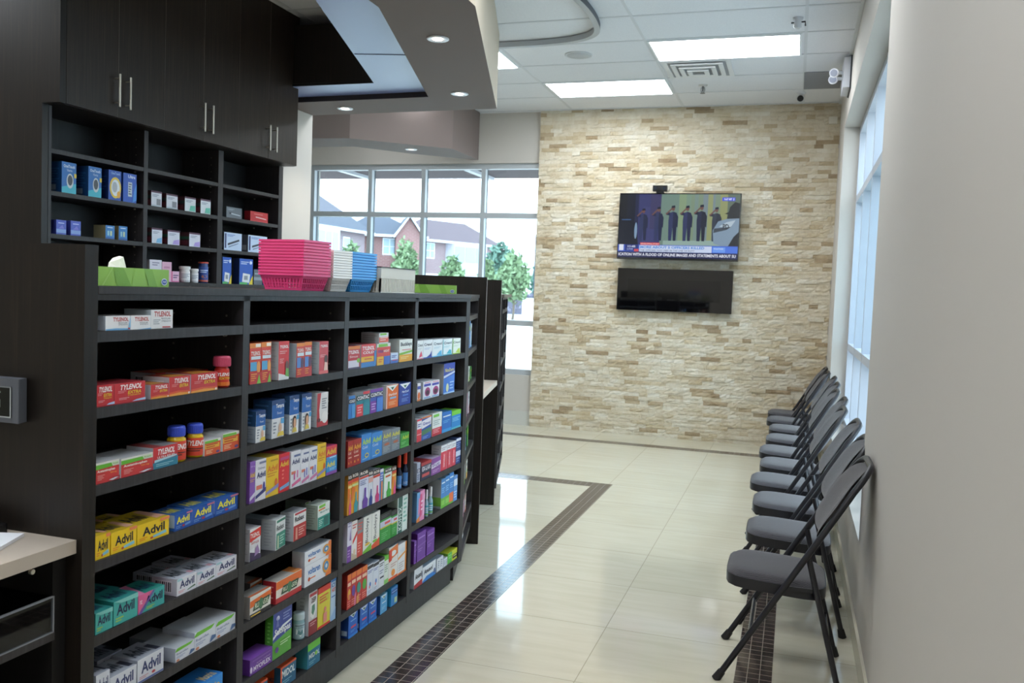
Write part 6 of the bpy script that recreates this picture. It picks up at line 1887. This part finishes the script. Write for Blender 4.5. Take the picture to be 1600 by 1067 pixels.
    ('wsk', 'grey topped rear row carton', 2, 3, 10, -1.7335, 2.647, 0.814, 0.108, 0.085, 0.109, PH),
    ('robg', 'plain white rear row carton', 2, 4, 4, -1.7335, 2.593, 0.629, 0.058, 0.085, 0.064, PH),
    ('mbp', 'white and green rear carton', 2, 4, 5, -1.7335, 2.8635, 0.629, 0.039, 0.085, 0.062, PH),
    ('ruba', 'black and orange rear carton', 2, 5, 4, -1.7335, 2.5385, 0.443, 0.067, 0.085, 0.047, PH),
]
for c in CARTONS:
    carton(*c)
# style, look, bay, row, index, x, y, z, radius, height, facing
BOTTLES = [
    ('BR', 'red pill bottle with pink cap', 1, 1, 5, -1.605, 2.21, 1.187, 0.025, 0.093, 0.9),
    ('BY', 'yellow gel bottle with blue cap', 1, 2, 3, -1.6057, 2.014, 1.0, 0.0257, 0.098, 0.9),
    ('BY', 'yellow gel bottle with blue cap', 1, 2, 4, -1.6037, 2.09, 1.0, 0.0237, 0.095, 0.9),
    ('JAR', 'pale blue lidded jar', 2, 6, 2, -1.6014, 2.668, 0.258, 0.0214, 0.094, 0.9),
    ('BB', 'dark syrup bottle with red cap', 3, 4, 8, -1.5884, 3.434, 0.629, 0.0124, 0.153, 0.9),
    ('BB', 'dark syrup bottle with red cap', 3, 4, 9, -1.5886, 3.4974, 0.629, 0.0126, 0.159, 0.9),
    ('BW', 'pale blue spray bottle', 4, 5, 2, -1.5849, 3.74, 0.443, 0.0089, 0.126, 0.9),
    ('BW', 'white and blue spray bottle', 4, 5, 3, -1.5881, 3.793, 0.443, 0.0121, 0.13, 0.9),
    ('BP', 'white pill bottle', 12, 4, 3, -3.8406, 4.871, 1.483, 0.0346, 0.106, 0.9),
    ('BP', 'smaller white pill bottle', 12, 4, 4, -3.8308, 4.958, 1.483, 0.0248, 0.093, 0.9),
    ('BV', 'blue tube with orange cap', 12, 4, 5, -3.8382, 5.059, 1.483, 0.0322, 0.142, 0.9),
]
for c in BOTTLES:
    bottle(*c)

# cartons on the angled bay and the far bay
rr = random.Random(11)


def on_diag(origin, s, setb):
    p = origin + dd * s - nn * setb
    return p.x, p.y


ANG = [(1, 0.30, 0.10, 0.15, 'csb', 'tall blue wash carton'), (1, 0.42, 0.07, 0.13, 'crec', 'white and aqua carton'),
       (2, 0.08, 0.05, 0.13, 'be2', 'pink sachet carton'), (2, 0.22, 0.07, 0.09, 'be2', 'pink and white carton'), (2, 0.36, 0.07, 0.08, 'crey', 'white and lime carton'), (2, 0.50, 0.06, 0.07, 'csn', 'small green carton'),
       (3, 0.10, 0.07, 0.13, 'be2', 'pink carton'), (3, 0.26, 0.07, 0.14, 'be2', 'tall pink carton'), (3, 0.42, 0.07, 0.12, 'crer', 'white and pink carton'),
       (4, 0.10, 0.07, 0.13, 'crec', 'white and aqua carton'), (4, 0.26, 0.07, 0.11, 'gr5', 'blue and green carton'), (4, 0.42, 0.07, 0.12, 'csn', 'green carton'),
       (5, 0.10, 0.07, 0.11, 'mask', 'pale grey carton'), (5, 0.26, 0.07, 0.13, 'bukg', 'white and green carton'), (5, 0.44, 0.08, 0.10, 'buc', 'white and yellow carton'),
       (6, 0.10, 0.08, 0.12, 'ec4', 'red and white carton'), (6, 0.27, 0.07, 0.13, 'be2', 'hot pink carton'), (6, 0.42, 0.08, 0.12, 'oran', 'orange and white carton'),
       (7, 0.12, 0.08, 0.08, 'pur', 'violet carton'), (7, 0.30, 0.08, 0.09, 'anw', 'white and grey carton')]
cnt = {}
for (row, s, w, h, st_, look) in ANG:
    k = cnt.get(row, 0)
    cnt[row] = k + 1
    x, y = on_diag(A0, s + 0.02, 0.06)
    carton(st_, look, 5, row, k, x, y, (ZS + [0.138])[row], w, 0.08, h, math.pi / 2 + DA)
FAR = [(1, 0.2, 0.08, 0.12, 'wsy', 'white carton'), (2, 0.15, 0.08, 0.10, 'crec', 'white and aqua carton'), (2, 0.75, 0.1, 0.12, 'crea', 'white and teal carton'), (3, 0.14, 0.08, 0.1, 'csb', 'blue carton'),
       (3, 0.8, 0.1, 0.11, 'advy', 'yellow carton'), (5, 0.15, 0.09, 0.14, 'icyb', 'blue and red carton'), (5, 0.8, 0.1, 0.13, 'mi2', 'blue and orange carton')]
cnt = {}
for (row, s, w, h, st_, look) in FAR:
    k = cnt.get(row, 0)
    cnt[row] = k + 1
    x, y = on_diag(C0, s + 0.02, 0.06)
    carton(st_, look, 6, row, k, x, y, (ZS + [0.138])[row], w, 0.08, h, math.pi / 2 + DA)

# ------------------------------------------------------------ outside the windows
mb = M()
mb.box(-160, YB + 0.3, -0.25, 60, 200, -0.13, mat('#c8c9c4', 0.9))
mb.box(XR + 0.35, -40, -0.25, 60, YB + 0.3, -0.13, mat('#c8c9c4', 0.9))
struct(mb, 'ground_outside')
mb = M()
mb.box(-90, 52, -0.129, 20, 62, -0.12, mat('#a9aaa8', 0.9))
struct(mb, 'ground_road')
mb = M()
mb.box(-8.5, YB + 0.3, 3.06, XR + 0.3, 11.6, 3.4, mat('#33222a', 0.8))
mb.box(-8.5, 11.6, 3.12, XR + 0.3, 11.66, 3.5, mat('#c9ccd2', 0.6))
mb.box(-5.9, YB + 0.6, 3.02, -5.82, 11.5, 3.06, mat('#b9bcc4', 0.6))
mb.box(-4.1, YB + 0.6, 3.02, -4.02, 11.5, 3.06, mat('#b9bcc4', 0.6))
struct(mb, 'ceiling_canopy')

BR1 = brick_mat('pale_red_brick', '#8a6e72', '#84686c', '#a09494')
BR2 = brick_mat('red_brick', '#8e605e', '#885a58', '#a08c88')
BR3 = brick_mat('mauve_brick', '#88747a', '#826e74', '#a09698')
ROOF = mat('#50535e', 0.9)
ROOF2 = mat('#625358', 0.9)
WTRIM = mat('#dfe3e8', 0.6)
PANE = mat('#93a9b4', 0.15)


def house(label, P, Q, depth, ez, rz, wall, roof, wins, gable=None, bay=None):
    """P,Q: front corners on the ground (left, right)."""
    dx, dy = Q[0] - P[0], Q[1] - P[1]
    L = math.hypot(dx, dy)
    t = thing('house', label, 'building', (P[0], P[1], -0.13), math.atan2(dy, dx), 'brick houses across the road')
    mb = M()
    mb.box(0, 0, 0, L, depth, ez, wall)
    mb.build('wall', t)
    o = 0.7
    mb = M()
    hp = min(depth / 2, L / 2.4)
    c = [(-o, -o, ez), (L + o, -o, ez), (L + o, depth + o, ez), (-o, depth + o, ez), (hp, depth / 2, rz), (L - hp, depth / 2, rz)]
    mb.add(c, [(0, 1, 5, 4), (1, 2, 5), (2, 3, 4, 5), (3, 0, 4), (3, 2, 1, 0)], roof)
    r = mb.build('roof', t)
    mb = M()
    mb.box(-o, -o - 0.05, ez - 0.22, L + o, -o + 0.05, ez + 0.02, WTRIM)
    mb.box(-o - 0.05, -o, ez - 0.22, -o + 0.05, depth + o, ez + 0.02, WTRIM)
    mb.build('eave', r)
    mb = M()
    mb.box(-0.03, -0.05, 3.1, L + 0.03, 0.02, 3.3, WTRIM)
    mb.build('string_course', t)
    for (a, z0, w, h) in wins:
        mb = M()
        mb.box(a, -0.08, z0, a + w, 0.02, z0 + h, WTRIM)
        wi = mb.build('window', t)
        mb = M()
        n = 2 if w > 1.2 else 1
        for k in range(n):
            x0 = a + 0.1 + k * (w - 0.1) / n
            mb.box(x0, -0.10, z0 + 0.12, x0 + (w - 0.1) / n - 0.1, -0.075, z0 + h * 0.48, PANE)
            mb.box(x0, -0.10, z0 + h * 0.52, x0 + (w - 0.1) / n - 0.1, -0.075, z0 + h - 0.12, PANE)
        mb.build('pane', wi)
    if gable:
        g0, g1, gz = gable
        mb = M()
        mb.add([(g0, -0.9, 0), (g1, -0.9, 0), (g1, -0.9, ez), ((g0 + g1) / 2, -0.9, gz), (g0, -0.9, ez), (g0, 0.1, 0), (g1, 0.1, 0), (g1, 0.1, ez), ((g0 + g1) / 2, depth / 2, gz), (g0, 0.1, ez)],
               [(0, 1, 2, 3, 4), (0, 4, 9, 5), (1, 6, 7, 2)], wall)
        mb.build('gable_wall', t)
        mb = M()
        gm = (g0 + g1) / 2
        e = 0.3
        mb.add([(g0 - e, -1.3, ez - 0.25), (gm, -1.3, gz + 0.15), (gm, depth / 2, gz + 0.15), (g0 - e, depth / 2, ez - 0.25), (g1 + e, -1.3, ez - 0.25), (g1 + e, depth / 2, ez - 0.25)],
               [(0, 1, 2, 3), (1, 4, 5, 2)], roof)
        mb.tube([(g0 - e, -1.32, ez - 0.25), (gm, -1.32, gz + 0.15), (g1 + e, -1.32, ez - 0.25)], 0.12, WTRIM, 6)
        mb.build('gable_roof', t)
    if bay:
        b0, b1, m_ = bay
        mb = M()
        mb.prism([(b0, -0.02), (b0 + 0.5, -0.9), (b1 - 0.5, -0.9), (b1, -0.02)], 0.5, ez - 0.05, m_)
        bo = mb.build('bay_window', t)
        mb = M()
        for q in range(3):
            x0 = b0 + 0.6 + q * (b1 - b0 - 1.2) / 3
            mb.box(x0, -0.93, ez - 2.2, x0 + (b1 - b0 - 1.2) / 3 - 0.15, -0.9, ez - 0.5, PANE)
        mb.build('pane', bo)
    return t


house('pale brick house with white bay window, left end of the row', (-40.6, 62.6), (-40.3, 77.6), 9.0, 6.9, 11.2, BR3, ROOF, [(10.8, 4.3, 1.2, 1.9)], None, (4.6, 9.2, WTRIM))
house('red brick house with a pointed gable in the row', (-43.2, 78.2), (-36.6, 82.6), 6.0, 6.9, 9.0, BR2, ROOF, [(4.1, 4.9, 1.4, 1.7), (1.0, 0.9, 1.6, 1.6), (4.2, 0.9, 1.4, 1.5)], (5.3, 7.9, 8.7))
house('brick house with grey middle bay, right of the gable', (-38.3, 86.0), (-33.6, 97.0), 5.0, 6.9, 9.3, BR1, ROOF2, [(1.0, 4.9, 1.3, 1.7)], None, (4.0, 10.2, mat('#b4b2bc', 0.8)))
house('furthest red brick house at the right end of the row', (-43.5, 108.0), (-38.6, 118.5), 10.0, 6.9, 9.6, BR1, ROOF2, [(3.0, 4.8, 1.2, 1.7), (7.0, 4.8, 1.2, 1.7)], None)


def leaf_mat(c0, c1):
    m, nt, n, l, b = node_mat('foliage')
    g = n.new('ShaderNodeNewGeometry')
    r = ramp(n, [(0.0, c0), (1.0, c1)])
    l.new(g.outputs['Random Per Island'], r.inputs['Fac'])
    l.new(r.outputs['Color'], b.inputs['Base Color'])
    b.inputs['Roughness'].default_value = 0.7
    return m


LEAF = leaf_mat('#60784f', '#8aa078')
LEAF2 = leaf_mat('#4c7060', '#749484')
BARK = mat('#6a5c50', 0.9)


def tree(label, x, y, ztop, zbot, rad, m, n=900, seed=1, squash=1.0, leaf=0.22):
    r_ = random.Random(seed)
    t = thing('tree', label, 'tree', (x, y, -0.13), 0, 'trees outside the back window')
    mb = M()
    mb.tube([(0, 0, 0), (0.05, 0, zbot * 0.6), (0, 0.05, (ztop + zbot) / 2), (0, 0, ztop - 0.3)], [rad * 0.07, rad * 0.06, rad * 0.045, 0.01], BARK, 8)
    for k in range(9):
        a = r_.uniform(0, 6.28)
        z0 = zbot + (ztop - zbot) * k / 11
        mb.tube([(0, 0, z0), (math.cos(a) * rad * 0.6, math.sin(a) * rad * 0.6, z0 + rad * 0.5)], [rad * 0.03, 0.01], BARK, 5)
    mb.build('trunk', t)
    mb = M()
    zc, hz = (ztop + zbot) / 2, (ztop - zbot) / 2
    for k in range(n):
        a, b_ = r_.uniform(0, 6.2832), math.acos(r_.uniform(-1, 1))
        q = r_.uniform(0.35, 1.0) ** 0.6 * (0.82 + 0.18 * math.sin(5 * a + 4 * b_ + seed))
        tz = math.cos(b_)
        wr = rad * (1 - 0.35 * max(0, tz))
        p = Vector((math.cos(a) * math.sin(b_) * wr * q, math.sin(a) * math.sin(b_) * wr * q, zc + tz * hz * q))
        u = Vector((r_.uniform(-1, 1), r_.uniform(-1, 1), r_.uniform(-1, 1))).normalized()
        v = u.cross(Vector((r_.uniform(-1, 1), r_.uniform(-1, 1), r_.uniform(-1, 1)))).normalized()
        s = leaf * r_.uniform(0.6, 1.3)
        mb.add([p - u * s, p + v * s * 0.5, p + u * s, p - v * s * 0.5], [(0, 1, 2, 3)], m)
    mb.build('foliage', t)


tree('slim young tree before the gabled house', -23.3, 50.4, 4.9, 0.9, 1.05, LEAF, 1100, 3)
tree('small round tree left of the rightmost mullion', -20.5, 51.3, 3.9, 0.9, 0.95, LEAF, 900, 5)
tree('narrow pale tree just right of a window mullion', -20.1, 56.7, 4.1, 0.6, 0.8, LEAF, 700, 8)
tree('large blue green tree behind the hedge', -24.2, 71.3, 6.0, 0.9, 1.9, LEAF2, 1500, 13, 1, 0.32)
tree('bright green tree in front of the hedge', -15.9, 49.6, 4.1, 0.8, 1.15, LEAF, 1300, 21)
tree('distant tree beside the tall lamp post', -19.8, 69.4, 4.4, 0.6, 1.3, LEAF2, 900, 34, 1, 0.3)
tree('tree top peeking above the blue baskets', -29.0, 53.9, 4.9, 1.5, 0.9, LEAF, 600, 55)

t = thing('hedge', 'long low mauve grey hedge along the road', 'hedge', (-20.6, 63.2, -0.13))
mb = M()
r_ = random.Random(5)
HM = leaf_mat('#6f6a7c', '#9a94a4')
mb.box(-3.0, -0.3, 0, 6.0, 0.3, 1.35, mat('#6c6878', 0.9))
for k in range(1500):
    p = Vector((r_.uniform(-3.1, 6.1), r_.uniform(-0.45, 0.4), r_.uniform(0.02, 1.55)))
    s = 0.14
    u = Vector((r_.uniform(-1, 1), r_.uniform(-.4, .4), r_.uniform(-1, 1))).normalized()
    v = u.cross(Vector((0, 1, 0.2))).normalized()
    mb.add([p - u * s, p + v * s * 0.6, p + u * s, p - v * s * 0.6], [(0, 1, 2, 3)], HM)
mb.build('foliage', t)
t = thing('lamp_post', 'tall thin dark lamp post outside by the stone wall', 'lamp post', (-17.0, 57.6, -0.13))
mb = M()
mb.tube([(0, 0, 0), (0, 0, 5.6)], [0.08, 0.04], mat('#3c4450', 0.5), 8)
mb.build('pole', t)
mb = M()
mb.lathe([(0.1, 3.2), (0.28, 3.3), (0.34, 3.55), (0.25, 3.8), (0.1, 3.9)], mat('#dfe2e6', 0.4), 14, (-0.45, 0, -0.5))
mb.build('globe', t)
mb = M()
mb.box(-17.1, 55.3, -0.13, -16.4, 55.8, 1.15, mat('#e6e8ea', 0.6))
tag(mb.build('utility_box'), 'white utility box at the foot of the lamp post', 'box')
